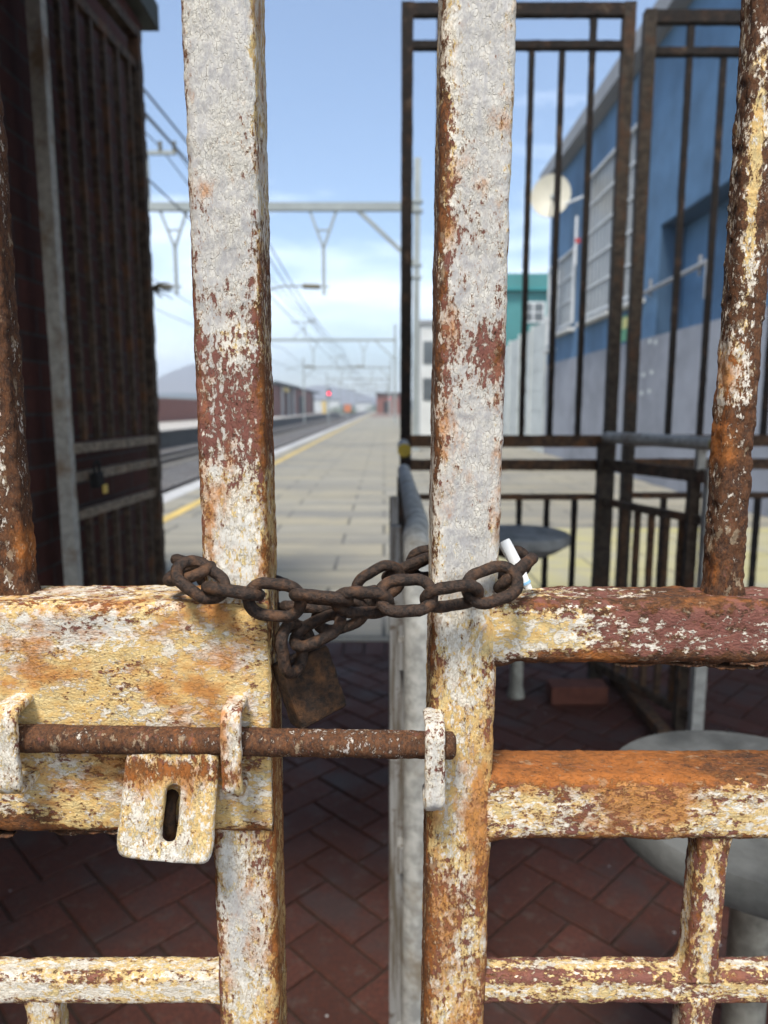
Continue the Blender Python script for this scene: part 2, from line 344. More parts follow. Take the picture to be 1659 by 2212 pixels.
def mat_brick(name, c1, c2, mortar, sx, sz, axis='YZ', bd=0.006):
    """brickwork on an upright wall; axis says which world axes carry length and height"""
    s = NT(name); p = s.pos(); sp = s.n('ShaderNodeSeparateXYZ'); s.l(p, sp.inputs[0]); cb = s.n('ShaderNodeCombineXYZ')
    s.l(sp.outputs['Y' if axis[0] == 'Y' else 'X'], cb.inputs[0]); s.l(sp.outputs['Z'], cb.inputs[1])
    b = s.n('ShaderNodeTexBrick'); s.l(cb.outputs[0], b.inputs['Vector']); b.inputs['Scale'].default_value = 1
    b.inputs['Brick Width'].default_value = sx; b.inputs['Row Height'].default_value = sz; b.inputs['Mortar Size'].default_value = 0.006 if sx < 0.4 else 0.02
    b.inputs['Mortar Smooth'].default_value = 0.25
    n = s.noise(p, 30, 6, 0.6)
    for k, c in (('Color1', c1), ('Color2', c2), ('Mortar', mortar)): b.inputs[k].default_value = (*c, 1)
    col = s.mix(s.rng(n, 0.3, 0.7, 0, 0.45), b.outputs['Color'], tuple(x * 0.45 for x in c1))
    s.set(col, 0.9, spec=0.25); s.bump(s.math('SUBTRACT', s.math('MULTIPLY', n, 0.3), b.outputs['Fac']), bd, 0.8); return s.m
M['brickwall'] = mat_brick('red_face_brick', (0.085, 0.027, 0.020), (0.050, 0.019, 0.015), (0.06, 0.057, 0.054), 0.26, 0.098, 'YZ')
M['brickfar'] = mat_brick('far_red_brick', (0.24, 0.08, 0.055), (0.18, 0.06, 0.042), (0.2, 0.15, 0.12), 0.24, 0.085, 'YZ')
M['brickfarx'] = mat_brick('far_red_brick_end', (0.24, 0.08, 0.055), (0.18, 0.06, 0.042), (0.2, 0.15, 0.12), 0.24, 0.085, 'XZ')
def mat_paver():
    s = NT('red_clay_paver'); p = s.pos(); g = s.n('ShaderNodeNewGeometry').outputs['Random Per Island']
    n = s.noise(p, 4.0, 6, 0.6); n2 = s.noise(p, 90, 6, 0.65); n3 = s.noise(s.mapv(p, loc=(2, 7, 1)), 1.6, 5, 0.6)
    c = s.mix(g, (0.076, 0.028, 0.019), (0.118, 0.042, 0.029)); c = s.mix(s.rng(n2, 0.35, 0.65, 0, 0.6), c, (0.042, 0.023, 0.019)); c = s.mix(s.rng(s.noise(s.mapv(p, loc=(9, 9, 2)), 22, 5, .7), .52, .66, 0, .45), c, (.10, .075, .062))
    c = s.mix(s.rng(n, 0.48, 0.68, 0, 0.6), c, (0.056, 0.044, 0.040)); c = s.mix(s.rng(n3, 0.66, 0.74, 0, 0.6), c, (0.11, 0.115, 0.10))
    sp = s.rng(s.vor(p, 11, 'F1'), 0.03, 0.045, 1, 0); c = s.mix(s.math('MULTIPLY', sp, 0.7), c, (0.5, 0.48, 0.46))
    s.set(c, s.rng(n, 0.35, 0.65, 0.80, 0.62), spec=0.18); s.bump(n2, 0.0025, 0.7); return s.m
M['paver'] = mat_paver()
M['joint'] = mat_plain('dark_sand_joint', (0.050, 0.032, 0.024), 0.95, 0.3, 60, 0.003)
M['loosebrick'] = mat_plain('orange_brick', (0.125, 0.042, 0.026), 0.9, 0.25, 30, 0.003)
def mat_slab():
    s = NT('platform_slab'); p = s.pos(); b = s.n('ShaderNodeTexBrick'); s.l(p, b.inputs['Vector']); b.inputs['Scale'].default_value = 1
    b.offset = 0.35; b.offset_frequency = 2
    b.inputs['Brick Width'].default_value = 1.15; b.inputs['Row Height'].default_value = 0.56; b.inputs['Mortar Size'].default_value = 0.016; b.inputs['Mortar Smooth'].default_value = 0.4
    for k, c in (('Color1', (0.265, 0.245, 0.195)), ('Color2', (0.29, 0.255, 0.175)), ('Mortar', (0.05, 0.047, 0.036))): b.inputs[k].default_value = (*c, 1)
    n = s.noise(p, 1.1, 6, 0.65); n2 = s.noise(p, 14, 6, 0.6); n3 = s.noise(s.mapv(p, scale=(0.25, 2.0, 1)), 0.9, 5, 0.6)
    c = s.mix(s.rng(n, 0.4, 0.7, 0, 0.5), b.outputs['Color'], (0.16, 0.155, 0.14)); c = s.mix(s.rng(n3, 0.45, 0.62, 0, 0.6), c, (0.13, 0.125, 0.115))
    c = s.mix(s.rng(n2, 0.35, 0.65, 0.0, 0.2), c, (0.2, 0.19, 0.16))
    s.set(c, 0.8, spec=0.35); s.bump(s.math('SUBTRACT', s.math('MULTIPLY', n2, 0.3), b.outputs['Fac']), 0.006, 0.6); return s.m
M['slab'] = mat_slab()
def mat_yslab():
    s = NT('yellow_worn_slab'); p = s.pos(); b = s.n('ShaderNodeTexBrick'); s.l(p, b.inputs['Vector']); b.inputs['Scale'].default_value = 1
    b.inputs['Brick Width'].default_value = 1.15; b.inputs['Row Height'].default_value = 0.56; b.inputs['Mortar Size'].default_value = 0.012
    for k, c in (('Color1', (0.36, 0.32, 0.13)), ('Color2', (0.33, 0.30, 0.18)), ('Mortar', (0.13, 0.12, 0.07))): b.inputs[k].default_value = (*c, 1)
    n = s.noise(p, 1.5, 6, 0.65); c = s.mix(s.rng(n, 0.4, 0.65, 0, 0.75), b.outputs['Color'], (0.28, 0.265, 0.21)); s.set(c, 0.85); return s.m
M['yslab'] = mat_yslab()
def mat_board():
    s = NT('streaked_grey_paint'); p = s.pos(); n = s.noise(s.mapv(p, scale=(1, 1, 0.06)), 130, 6, 0.6); n2 = s.noise(p, 60, 6, 0.65)
    c = s.mix(s.rng(n, 0.38, 0.6), (0.14, 0.115, 0.085), (0.33, 0.325, 0.31)); c = s.mix(s.rng(n2, 0.56, 0.68, 0, 0.8), c, (0.10, 0.062, 0.035))
    s.set(c, 0.8); s.bump(n2, 0.0015, 0.7); return s.m
M['board'] = mat_board()

# ------------------------------------------------------------------ corroded members: rounded bars swept along a line, lumpy, with baked wear
def rr_profile(w, d, r, step):
    pts = []; nor = []; cor = []
    for cx, cy, a0 in ((w / 2 - r, d / 2 - r, 0), (-w / 2 + r, d / 2 - r, 90), (-w / 2 + r, -d / 2 + r, 180), (w / 2 - r, -d / 2 + r, 270)):
        k = max(3, int(r * 1.57 / step) + 1)
        arc = []
        for i in range(k + 1):
            a = R(a0 + 90 * i / k); arc.append(((cx + r * math.cos(a), cy + r * math.sin(a)), (math.cos(a), math.sin(a)), 1.0))
        pts.append(arc)
    out = []
    for i in range(4):
        out += pts[i]; a = pts[i][-1]; b = pts[(i + 1) % 4][0]
        ln = math.hypot(a[0][0] - b[0][0], a[0][1] - b[0][1]); k = int(ln / step)
        for j in range(1, k):
            t = j / k; e = min(t, 1 - t) * ln
            out.append(((a[0][0] * (1 - t) + b[0][0] * t, a[0][1] * (1 - t) + b[0][1] * t), a[1], max(0.0, 1 - e / 0.004)))
    return np.array([o[0] for o in out]), np.array([o[1] for o in out]), np.array([o[2] for o in out])
BLOBS = []
def blob(px, py, rx, ry, ch, amt, Y=0.47):
    c = P(px, py, Y); k = (c - cam.location).length / FPX
    BLOBS.append((c.x, c.z, rx * k, ry * k, 'RGBA'.index(ch), amt))
def wear_of(pos, corner, base, cw):
    w = np.tile(np.array(base, float), (len(pos), 1))
    w[:, 0] += corner * cw[0]; w[:, 3] += corner * cw[1]; w[:, 1] += corner * cw[2]; w[:, 2] += corner * cw[3]
    for x, z, rx, rz, ch, a in BLOBS:
        q = ((pos[:, 0] - x) / rx) ** 2 + ((pos[:, 2] - z) / rz) ** 2
        w[:, ch] += a * np.exp(-q * 1.2)
    return np.clip(w, 0, 1)
def finish(name, v, f, base, mat, parent, corner=None, cw=(0, 0, 0, 0), grad=None):
    me = mesh_np(v, f, True); v = np.asarray(v)
    w = wear_of(v, corner if corner is not None else np.zeros(len(v)), base, cw)
    if grad is not None: w = np.clip(w + grad(v), 0, 1)
    ca = me.color_attributes.new('wear', 'FLOAT_COLOR', 'POINT'); ca.data.foreach_set('color', w.astype(np.float32).ravel())
    return link(name, me, mat, parent)
def member(name, p0, p1, w, d, parent, base, r=0.007, step=0.0025, flare=(0, 0), fr=0.016, rough=1.0, cw=(0.3, 0.15, 0.1, 0.1), side=None, mat=None, grad=None, flake=0.0):
    """w lies along X (upright members) or Z (level members); d along Y"""
    p0 = np.array(p0, float); p1 = np.array(p1, float); Ln = np.linalg.norm(p1 - p0); t = (p1 - p0) / Ln
    yv = np.array([0, 1.0, 0]); u = np.cross(yv, t); u /= np.linalg.norm(u); vv = np.cross(t, u)
    prof, nor, cor = rr_profile(w, d, r, step); n = len(prof); m = max(2, int(Ln / step))
    s = np.linspace(0, Ln, m + 1)
    off = np.zeros(m + 1)
    for fl, dist in ((flare[0], s), (flare[1], Ln - s)):
        if fl:
            q = np.clip(1 - dist / fr, 0, 1); off += fl * (1 - np.sqrt(np.maximum(0, 1 - q ** 2)))
    N3 = nor[:, :1] * u + nor[:, 1:] * vv
    base3 = prof[:, :1] * u + prof[:, 1:] * vv
    V = p0 + s[:, None, None] * t + base3[None] + off[:, None, None] * (nor[:, :1] * u)[None]
    V = V.reshape(-1, 3); NN = np.tile(N3, (m + 1, 1)); C = np.tile(cor, m + 1)
    dsp = rough * (0.0010 * fbm(V, 0.030, 3) + 0.0007 * fbm(V + 5, 0.007, 3, .6) - C * 0.0017 * np.maximum(0, fbm(V + 9, 0.020, 4, 0.65) - .12))
    if flake: dsp = dsp + flake * (np.clip((fbm(V + 2, .024, 4, .6) - .02) * 12, 0, 1) + .6 * np.clip((fbm(V + 31, .013, 3, .6) - .1) * 12, 0, 1) - .5)
    V = V + NN * dsp[:, None]
    i = np.arange(m)[:, None] * n; k = np.arange(n)[None]; k2 = (k + 1) % n
    F = np.stack([i + k, i + k2, i + n + k2, i + n + k], -1).reshape(-1, 4).tolist()
    F.append(list(range(n))[::-1]); F.append(list(range(m * n, m * n + n)))
    def g2(v):
        g = np.zeros((len(v), 4))
        if grad is not None: g = g + grad(v)
        if side is not None:
            nx = np.tile(N3[:, 0], m + 1); nz = np.tile(N3[:, 2], m + 1)
            for (sx, sz), add in side:
                g += np.clip((nx * sx + nz * sz - 0.25 + .5 * fbm(v, .02, 3)) / 0.6, 0, 1)[:, None] * np.array(add)
        return g
    return finish(name, V, F, base, mat or M['peel'], parent, C, cw, g2)
def ramp_z(stops):
    """wear added along the height: [(z, (r,g,b,a)), ...] sorted by z"""
    zs = np.array([s[0] for s in stops]); cs = np.array([s[1] for s in stops])
    return lambda v: np.stack([np.interp(v[:, 2], zs, cs[:, k]) for k in range(4)], 1)
def zpx(y): return Zat(y, 0.47)

# blobs of staining and loss, as measured on the gate
for b in ((500, 1410, 70, 40, 'G', -.4), (470, 1420, 100, 40, 'R', -.1), (420, 1490, 100, 110, 'B', .42), (240, 1520, 110, 50, 'B', -.3), (150, 1360, 160, 50, 'G', -.25), (540, 1500, 50, 90, 'G', -.15), (180, 1330, 170, 40, 'R', .10), (180, 1340, 200, 60, 'G', -.3), (180, 1275, 260, 18, 'B', -.3), (60, 1440, 120, 80, 'B', .25),
          (420, 1330, 120, 40, 'B', .25), (180, 1540, 150, 40, 'B', -.25), (200, 1690, 160, 60, 'B', .05), (20, 1790, 110, 45, 'A', .9), (20, 1790, 110, 45, 'R', .8),
          (560, 1400, 45, 160, 'R', .15), (470, 840, 70, 90, 'R', .16), (520, 930, 90, 90, 'R', .22), (470, 650, 60, 60, 'R', .2), (560, 560, 30, 160, 'R', .2), (480, 760, 50, 50, 'R', .12), (520, 1060, 60, 50, 'G', .3), (470, 1060, 40, 80, 'B', .3), (500, 740, 40, 60, 'G', .35), (440, 420, 22, 40, 'B', .7), (440, 450, 20, 60, 'R', .3),
          (1010, 760, 90, 90, 'R', .18), (1060, 760, 40, 60, 'R', .35), (1000, 520, 60, 120, 'R', .12), (960, 560, 40, 400, 'R', .22), (960, 300, 35, 300, 'G', .35), (960, 600, 35, 300, 'B', .25),
          (1150, 1360, 130, 70, 'G', .35), (1150, 1360, 100, 60, 'R', -.15), (1400, 1370, 220, 80, 'R', .36), (1620, 1330, 110, 110, 'R', .38), (1300, 1420, 80, 30, 'B', .5),
          (1420, 1435, 330, 16, 'A', .8), (1420, 1438, 330, 16, 'R', .7), (1480, 1290, 70, 14, 'A', .8), (1480, 1290, 60, 12, 'R', .6),
          (1250, 1660, 240, 40, 'B', .22), (1150, 1660, 120, 35, 'B', .22), (1330, 1770, 70, 60, 'B', .2), (1420, 1740, 90, 70, 'B', .35), (1330, 1750, 260, 80, 'R', .12), (1330, 1730, 200, 60, 'B', .22), (1430, 1730, 60, 70, 'B', .3),
          (1035, 1780, 20, 110, 'B', .65), (960, 1600, 120, 150, 'G', .15), (990, 1900, 90, 110, 'R', .12), (980, 2080, 100, 120, 'R', .10), (940, 1760, 60, 120, 'R', -.12),
          (1654, 380, 15, 220, 'R', -.62), (1654, 380, 15, 220, 'G', .5), (1600, 800, 45, 70, 'B', .8), (1590, 960, 40, 60, 'B', .8), (1605, 780, 28, 90, 'R', -.3),
          (1560, 1240, 90, 60, 'B', .4), (1560, 1240, 80, 50, 'A', -.3), (30, 1200, 50, 60, 'B', .7), (520, 1960, 100, 110, 'G', -.30), (510, 2080, 60, 60, 'G', -.2), (560, 1840, 60, 60, 'R', .12),
          (250, 2085, 120, 20, 'G', .3), (60, 2085, 120, 20, 'B', .5), (370, 1640, 130, 40, 'B', .5), (390, 1632, 120, 26, 'A', .7), (380, 1628, 130, 26, 'R', .55), (380, 1830, 120, 30, 'R', -.12), (360, 1825, 120, 45, 'G', -.4), (420, 1850, 60, 30, 'G', -.3)):
    blob(*b)

# ------------------------------------------------------------------ THE CHAINED GATE, left leaf
YF = 0.47; D = 0.05; YC = YF + D / 2
gl = thing('steel_gate', (-0.45, YC, 0), 'peeling cream and rust gate leaf with lock plate and sliding bolt, left of the chain', 'gate', 'pair of chained gate leaves')
xl = lambda py: (Xat(430, 1000, YF), Xat(577, 1000, YF))
a, b = xl(0); sc_ = (a + b) / 2; sw = b - a
lt = sc_ - 0.0010; lb = sc_ + 0.0004
st_ramp = ramp_z([(zpx(2212), (0, 0, 0, 0)), (zpx(1950), (-.02, -.05, 0, 0)), (zpx(1800), (.08, .1, .1, 0)), (zpx(1270), (-.05, -.18, -.05, 0)), (zpx(1100), (-.02, -.25, -.03, 0)), (zpx(950), (.16, -.32, -.06, 0)),
                  (zpx(800), (.12, -.45, -.12, 0)), (zpx(560), (-.10, -.52, -.22, 0)), (zpx(250), (-.20, -.55, -.25, 0)), (zpx(0), (-.22, -.52, -.22, 0))])
member('gate_stile', (lt, YC, 0.06), (sc_ + (lt - sc_) * 2, YC, 2.05), sw, D, gl, (.33, .58, .32, .25), step=0.0022, grad=st_ramp, cw=(.12, .05, .10, .15), side=[((1, 0), (.20, .45, .22, .5)), ((-1, 0), (.3, .1, 0, .3))])
zt, zb = zpx(1300), zpx(1797)
member('lock_plate', (-0.52, YC - .001, (zt + zb) / 2), (b - .002, YC - .001, (zt + zb) / 2), zt - zb, D + .006, gl, (.29, .74, .34, .35), step=0.0024, r=.008, cw=(.10, .15, .1, .1), side=[((0, 1), (.15, 0, .1, 0)), ((0, -1), (.5, 0, 0, .6))], mat=M['peel_h'])
member('gate_bar', (-.2632, .496, zt - .01), (-.2632, .496, 2.0), .022, .022, gl, (.80, .35, .0, .95), r=.0045, rough=.8, flake=.0008, flare=(.010, 0), fr=.022, step=.002)
zr = zpx(2121) - .0125
member('thin_rail', (-.52, .486, zr), (a + .004, .486, zr), .026, .022, gl, (.21, .50, .16, .2), r=.005, flare=(0, .007), step=.0022, mat=M['peel_h'])
barl = member('gate_bar', (-.2605, .4865, zr - .008), (-.2605, .4865, .10), .025, .022, gl, (.25, .55, .3, .2), r=.005, flare=(.007, 0), step=.003)
member('gate_bar', (-.43, .496, zt - .01), (-.43, .496, 2.0), .022, .022, gl, (.80, .35, .12, .85), r=.004, rough=1.5, flare=(.010, 0), fr=.022, step=.004)
member('gate_bar', (-.40, .4865, zr - .008), (-.40, .4865, .10), .025, .022, gl, (.25, .55, .3, .2), r=.005, flare=(.007, 0), step=.004)
member('bottom_rail', (-.52, YC, .09), (a + .004, YC, .09), .04, .04, gl, (.4, .5, .3, .3), step=.006)
member('top_rail', (-.52, YC, 2.03), (a + .004, YC, 2.03), .04, .04, gl, (.4, .5, .3, .3), step=.006)
member('gate_stile', (-.54, YC, .06), (-.54, YC, 2.05), sw, D, gl, (.35, .4, .2, .3), step=.006)

def staple(x, py_top, py_bot, parent, base, wx=.0135, th=.0062, reach=.0255, Y0=None):
    """flat strap bent into a U that stands off the plate and holds the bolt"""
    z1, z0 = zpx(py_top), zpx(py_bot); Y0 = Y0 or YF - .003; rr = .008; path = []
    yo = Y0 - reach
    path.append((Y0 + .004, z1)); 
    for i in range(9): a_ = R(90 * i / 8); path.append((yo + rr - rr * math.sin(a_), z1 - rr + rr * math.cos(a_)))
    for i in range(6): path.append((yo, z1 - rr - (z1 - z0 - 2 * rr) * (i + 1) / 7))
    for i in range(9): a_ = R(90 * i / 8); path.append((yo + rr - rr * math.cos(a_), z0 + rr - rr * math.sin(a_)))
    path.append((Y0 + .004, z0))
    # resample
    pp = np.array(path); seg = np.linalg.norm(np.diff(pp, axis=0), axis=1); cs = np.concatenate([[0], np.cumsum(seg)]); m = int(cs[-1] / .0015)
    q = np.stack([np.interp(np.linspace(0, cs[-1], m + 1), cs, pp[:, k]) for k in (0, 1)], 1)
    tg = np.gradient(q, axis=0); tg /= np.linalg.norm(tg, axis=1)[:, None]; nrm = np.stack([tg[:, 1], -tg[:, 0]], 1)
    prof, nor, cor = rr_profile(wx, th, .0022, .0012); n = len(prof); V = []; NN = []
    for i in range(m + 1):
        n3 = np.array([0, nrm[i, 0], nrm[i, 1]]); c = np.array([x, q[i, 0], q[i, 1]])
        V.append(c + prof[:, :1] * np.array([1., 0, 0]) + prof[:, 1:] * n3); NN.append(nor[:, :1] * np.array([1., 0, 0]) + nor[:, 1:] * n3)
    V = np.concatenate(V); NN = np.concatenate(NN); V = V + NN * (.0009 * fbm(V, .008, 3))[:, None]
    F = [(i * n + k, i * n + (k + 1) % n, (i + 1) * n + (k + 1) % n, (i + 1) * n + k) for i in range(m) for k in range(n)]
    F += [tuple(range(n))[::-1], tuple(range(m * n, m * n + n))]
    return finish('bolt_guide', V, F, base, M['peel'], parent, np.tile(cor, m + 1), (.1, .1, .1, .1))
YB = .4555
staple(Xat(501, 1580, .445), 1506, 1672, gl, (.36, .45, .25, .35))
staple(Xat(16, 1580, .445), 1502, 1668, gl, (.32, .45, .2, .35), wx=.017)
# sliding bolt with its locking plate
def rod(name, p0, p1, rad, parent, base, mat=None, step=.002, rough=1.0):
    p0 = np.array(p0); p1 = np.array(p1); Ln = np.linalg.norm(p1 - p0); t = (p1 - p0) / Ln; u = np.cross([0, 1., 0], t); u /= np.linalg.norm(u); v = np.cross(t, u)
    n = 40; m = int(Ln / step); th = np.arange(n) * 2 * math.pi / n; N3 = np.cos(th)[:, None] * u + np.sin(th)[:, None] * v
    s = np.linspace(0, Ln, m + 1); e = np.minimum(s, Ln - s); rf = rad - .003 * np.clip(1 - e / .003, 0, 1) ** 2
    V = (p0 + s[:, None, None] * t + rf[:, None, None] * N3[None]).reshape(-1, 3); NN = np.tile(N3, (m + 1, 1))
    V = V + NN * (rough * (.0007 * fbm(V, .014, 3) + .0004 * fbm(V, .004, 2)))[:, None]
    F = [(i * n + k, i * n + (k + 1) % n, (i + 1) * n + (k + 1) % n, (i + 1) * n + k) for i in range(m) for k in range(n)]
    F += [tuple(range(n))[::-1], tuple(range(m * n, m * n + n))]
    return finish(name, V, F, base, mat or M['peel'], parent)
bp0, bp1 = P(6, 1594, YB), P(984, 1610, YB)
bolt = rod('bolt', bp0, bp1, .0093, gl, (.90, .15, .06, .80), rough=1.4)
def hasp():
    # outline in the plate's own plane (x, z), rounded corners, a slot cut through
    tl, tr, br, bl = P(276, 1612, .452), P(476, 1614, .452), P(458, 1868, .442), P(251, 1850, .442)
    S0, S1 = P(371, 1712, .447), P(371, 1800, .447); sr = .0052
    def lerp(u, v): return (tl * (1 - u) + tr * u) * (1 - v) + (bl * (1 - u) + br * u) * v
    n = 96
    # slot ring and outer ring as matching loops
    cu, cv = .5, .56; th = .0065
    ctr = lerp(cu, cv); out = []; inn = []
    for k in range(n):
        a_ = 2 * math.pi * k / n; dx, dz = math.cos(a_), math.sin(a_)
        # superellipse for the outside
        q = (abs(dx) ** 9 + abs(dz) ** 9) ** (-1 / 9)
        u, v = .5 + .5 * q * dx, .5 + .5 * q * dz
        out.append(lerp(u, v))
        # stadium slot
        ax, az = dx * sr, dz * sr; h = (S0 - S1).length / 2
        # matching angle on the stadium, spread by angle of the outer point
        if abs(dx) < 1e-6: px_, pz_ = 0, math.copysign(h + sr, dz)
        else:
            # ray from centre
            tA = sr / abs(dx)
            if abs(dz * tA) <= h: px_, pz_ = math.copysign(sr, dx), dz * tA
            else:
                sgn = math.copysign(1, dz); bq = -2 * dz * sgn * h; disc = bq * bq - 4 * (h * h - sr * sr); tq = (-bq + math.sqrt(max(disc, 0))) / 2
                px_, pz_ = dx * tq, dz * tq
        inn.append((px_, -pz_))
    xax = (tr - tl).normalized(); zax = (tl - bl).normalized(); nax = xax.cross(zax).normalized()
    if nax.y > 0: nax = -nax
    sc = (S0 + S1) / 2
    inn = [sc + xax * p + zax * q for p, q in inn]
    L_ = 14; V = []; 
    for side in (1, -1):
        for j in range(L_ + 1):
            t = j / L_
            e = max(0, 1 - min(t, 1 - t) * L_ / 1.2); dep = th / 2 - .0018 * e * e
            for k in range(n): V.append(inn[k] * (1 - t) + out[k] * t + nax * (side * dep))
    V = np.array(V); rows = L_ + 1; F = []
    for j in range(L_):
        for k in range(n):
            k2 = (k + 1) % n; F.append((j * n + k, (j + 1) * n + k, (j + 1) * n + k2, j * n + k2))
            o_ = rows * n; F.append((o_ + j * n + k, o_ + j * n + k2, o_ + (j + 1) * n + k2, o_ + (j + 1) * n + k))
    o_ = rows * n
    for k in range(n):
        k2 = (k + 1) % n
        F.append((L_ * n + k, o_ + L_ * n + k, o_ + L_ * n + k2, L_ * n + k2)); F.append((k, k2, o_ + k2, o_ + k))
    nf = np.tile(np.array(nax), (len(V), 1)); nf[rows * n:] *= -1
    V = V + nf * (.0009 * fbm(V, .018, 3) + .0004 * fbm(V, .005, 2))[:, None] + .0006 * np.stack([fbm(V + 3, .012, 2), 0 * V[:, 0], fbm(V + 8, .012, 2)], 1)
    me = finish('locking_plate', V, F, (.28, .60, .20, .3), M['peel'], bolt)
    bm = bmesh.new(); bm.from_mesh(me.data); bmesh.ops.recalc_face_normals(bm, faces=bm.faces[:]); bm.to_mesh(me.data); bm.free()
hasp()
hs = MB(); c0 = P(369, 1765, .460)
hs.tube([c0 + Vector((.0005, .016, .013)), c0 + Vector((0, .004, .013)), c0 + Vector((0, -.001, .010)), c0 + Vector((0, -.003, .003)), c0 + Vector((0, -.003, -.006)), c0 + Vector((0, 0, -.012)), c0 + Vector((0, .006, -.014)), c0 + Vector((0, .016, -.014))], .0046, 12)
hs.obj('lock_staple', M['lock'], gl)

# ------------------------------------------------------------------ right leaf
gr = thing('steel_gate', (0.5, YC, 0), 'peeling white and rust gate leaf with square lower openings, right of the chain', 'gate', 'pair of chained gate leaves')
rl, rr_ = Xat(938, 1000, YF), Xat(1088, 1000, YF); rc = (rl + rr_) / 2; rw = rr_ - rl
x_at = lambda z: rc + (z - zpx(1000)) * .0075
rt_ramp = ramp_z([(zpx(2212), (.06, .0, .06, .1)), (zpx(1850), (.05, .0, .05, .1)), (zpx(1650), (-.08, .05, -.02, 0)), (zpx(1400), (-.04, -.14, -.10, 0)), (zpx(1250), (-.12, -.34, -.2, 0)), (zpx(1000), (-.12, -.46, -.25, 0)),
                  (zpx(750), (-.06, -.50, -.26, 0)), (zpx(450), (-.12, -.46, -.26, 0)), (zpx(0), (-.18, -.42, -.26, 0))])
member('gate_stile', (x_at(.06), YC, .06), (x_at(2.05), YC, 2.05), rw, D, gr, (.37, .56, .46, .3), step=.0022, grad=rt_ramp, cw=(.10, .05, .12, .1), side=[((-1, 0), (.30, .15, -.1, .6)), ((1, 0), (.0, .1, 0, 0))])
z1, z0 = zpx(1300), zpx(1440)
member('upper_rail', (rc + .008, YC, (z1 + z0) / 2), (.90, YC, (z1 + z0) / 2), z1 - z0, D - .002, gr, (.30, .38, .12, .28), step=.0022, r=.009, flare=(.016, 0), fr=.034, rough=1.2, flake=.0007, cw=(.25, .2, .05, .1), side=[((0, -1), (.6, 0, 0, .7)), ((0, 1), (.25, .1, .1, .15))], mat=M['peel_h'])
z1, z0 = zpx(1690), zpx(1817)
member('middle_rail', (rc + .008, YC, (z1 + z0) / 2), (.90, YC, (z1 + z0) / 2), z1 - z0 + .004, D - .002, gr, (.45, .55, .28, .30), step=.0022, r=.007, flare=(.014, 0), fr=.032, cw=(.1, .15, .1, .1), side=[((0, 1), (.46, .1, .12, .55)), ((0, -1), (.2, 0, 0, .5))], mat=M['peel_h'])
zr2 = zpx(2121) - .0125
member('thin_rail', (rc + .008, .486, zr2), (.90, .486, zr2), .026, .022, gr, (.38, .56, .20, .15), r=.005, flare=(.012, 0), fr=.026, step=.002, mat=M['peel_h'])
ub = member('gate_bar', (.2428, .496, zpx(1300) - .012), (.2448, .496, 2.0), .0225, .022, gr, (.80, .40, .0, .95), r=.0045, rough=.8, flake=.0008, flare=(.012, 0), fr=.026, step=.0018, cw=(.1, .1, 0, 0))
mb_ = member('gate_bar', (.2395, .4865, zr2 + .006), (.2415, .4865, zpx(1812)), .0235, .0235, gr, (.44, .62, .36, .3), r=.0045, flare=(.012, .005), fr=.02, step=.002)
lb_ = member('gate_bar', (.2385, .4865, zr2 - .006), (.2385, .4865, .10), .0235, .0235, gr, (.36, .55, .2, .2), r=.0045, flare=(.008, 0), fr=.02, step=.003)
for o in (ub, mb_, lb_):
    for k in (1, 2, 3):
        c = o.copy(); COL.objects.link(c); c.parent = gr; c.matrix_parent_inverse = gr.matrix_world.inverted() if False else o.matrix_parent_inverse.copy(); c.location = (.155 * k, 0, 0)
member('bottom_rail', (rc, YC, .09), (.90, YC, .09), .04, .04, gr, (.4, .5, .3, .3), step=.006)
member('top_rail', (rc, YC, 2.03), (.90, YC, 2.03), .04, .04, gr, (.4, .5, .3, .3), step=.006)
member('gate_stile', (.915, YC, .06), (.915, YC, 2.05), rw, D, gr, (.35, .4, .2, .3), step=.006)
staple(Xat(940, 1610, .445), 1542, 1708, gr, (.36, .16, .02, .15), Y0=YF)
# delaminated scale hanging off the underside of the upper rail
def flakes(name, x0, x1, zc, n, parent, amp=.004):
    V = []; F = []
    for _ in range(n):
        a_ = random.uniform(x0, x1); ln = random.uniform(.018, .055); y0 = random.uniform(YF - .001, YF + .012); w_ = random.uniform(.010, .022)
        zz = zc - random.uniform(-.003, amp); k = 12; o_ = len(V); tilt = random.uniform(-.003, .003); ys = random.uniform(-.0015, .0015)
        for i in range(k + 1):
            t = i / k; j1 = random.uniform(-.0018, .0018); taper = math.sin(math.pi * min(max(t, .04), .96)) ** .5
            for yy, dz in ((-.5 * taper * w_ + j1, 0), (.5 * taper * w_, 0), (.5 * taper * w_, .0013), (-.5 * taper * w_ + j1, .0013)):
                V.append((a_ + ln * t, y0 + w_ / 2 + yy + ys, zz + dz + tilt * (t - .5) + random.uniform(-.0003, .0003)))
        for i in range(k):
            for q in range(4): F.append((o_ + i * 4 + q, o_ + i * 4 + (q + 1) % 4, o_ + i * 4 + 4 + (q + 1) % 4, o_ + i * 4 + 4 + q))
        F += [(o_, o_ + 1, o_ + 2, o_ + 3), tuple(o_ + k * 4 + q for q in (3, 2, 1, 0))]
    o = finish(name, np.array(V), F, (.95, .2, .1, 1.0), M['peel'], parent); return o
flakes('rust_scale', .155, .34, zpx(1440) - .001, 22, gr)
flakes('rust_scale', -.34, -.205, zpx(1797) - .001, 16, gl)

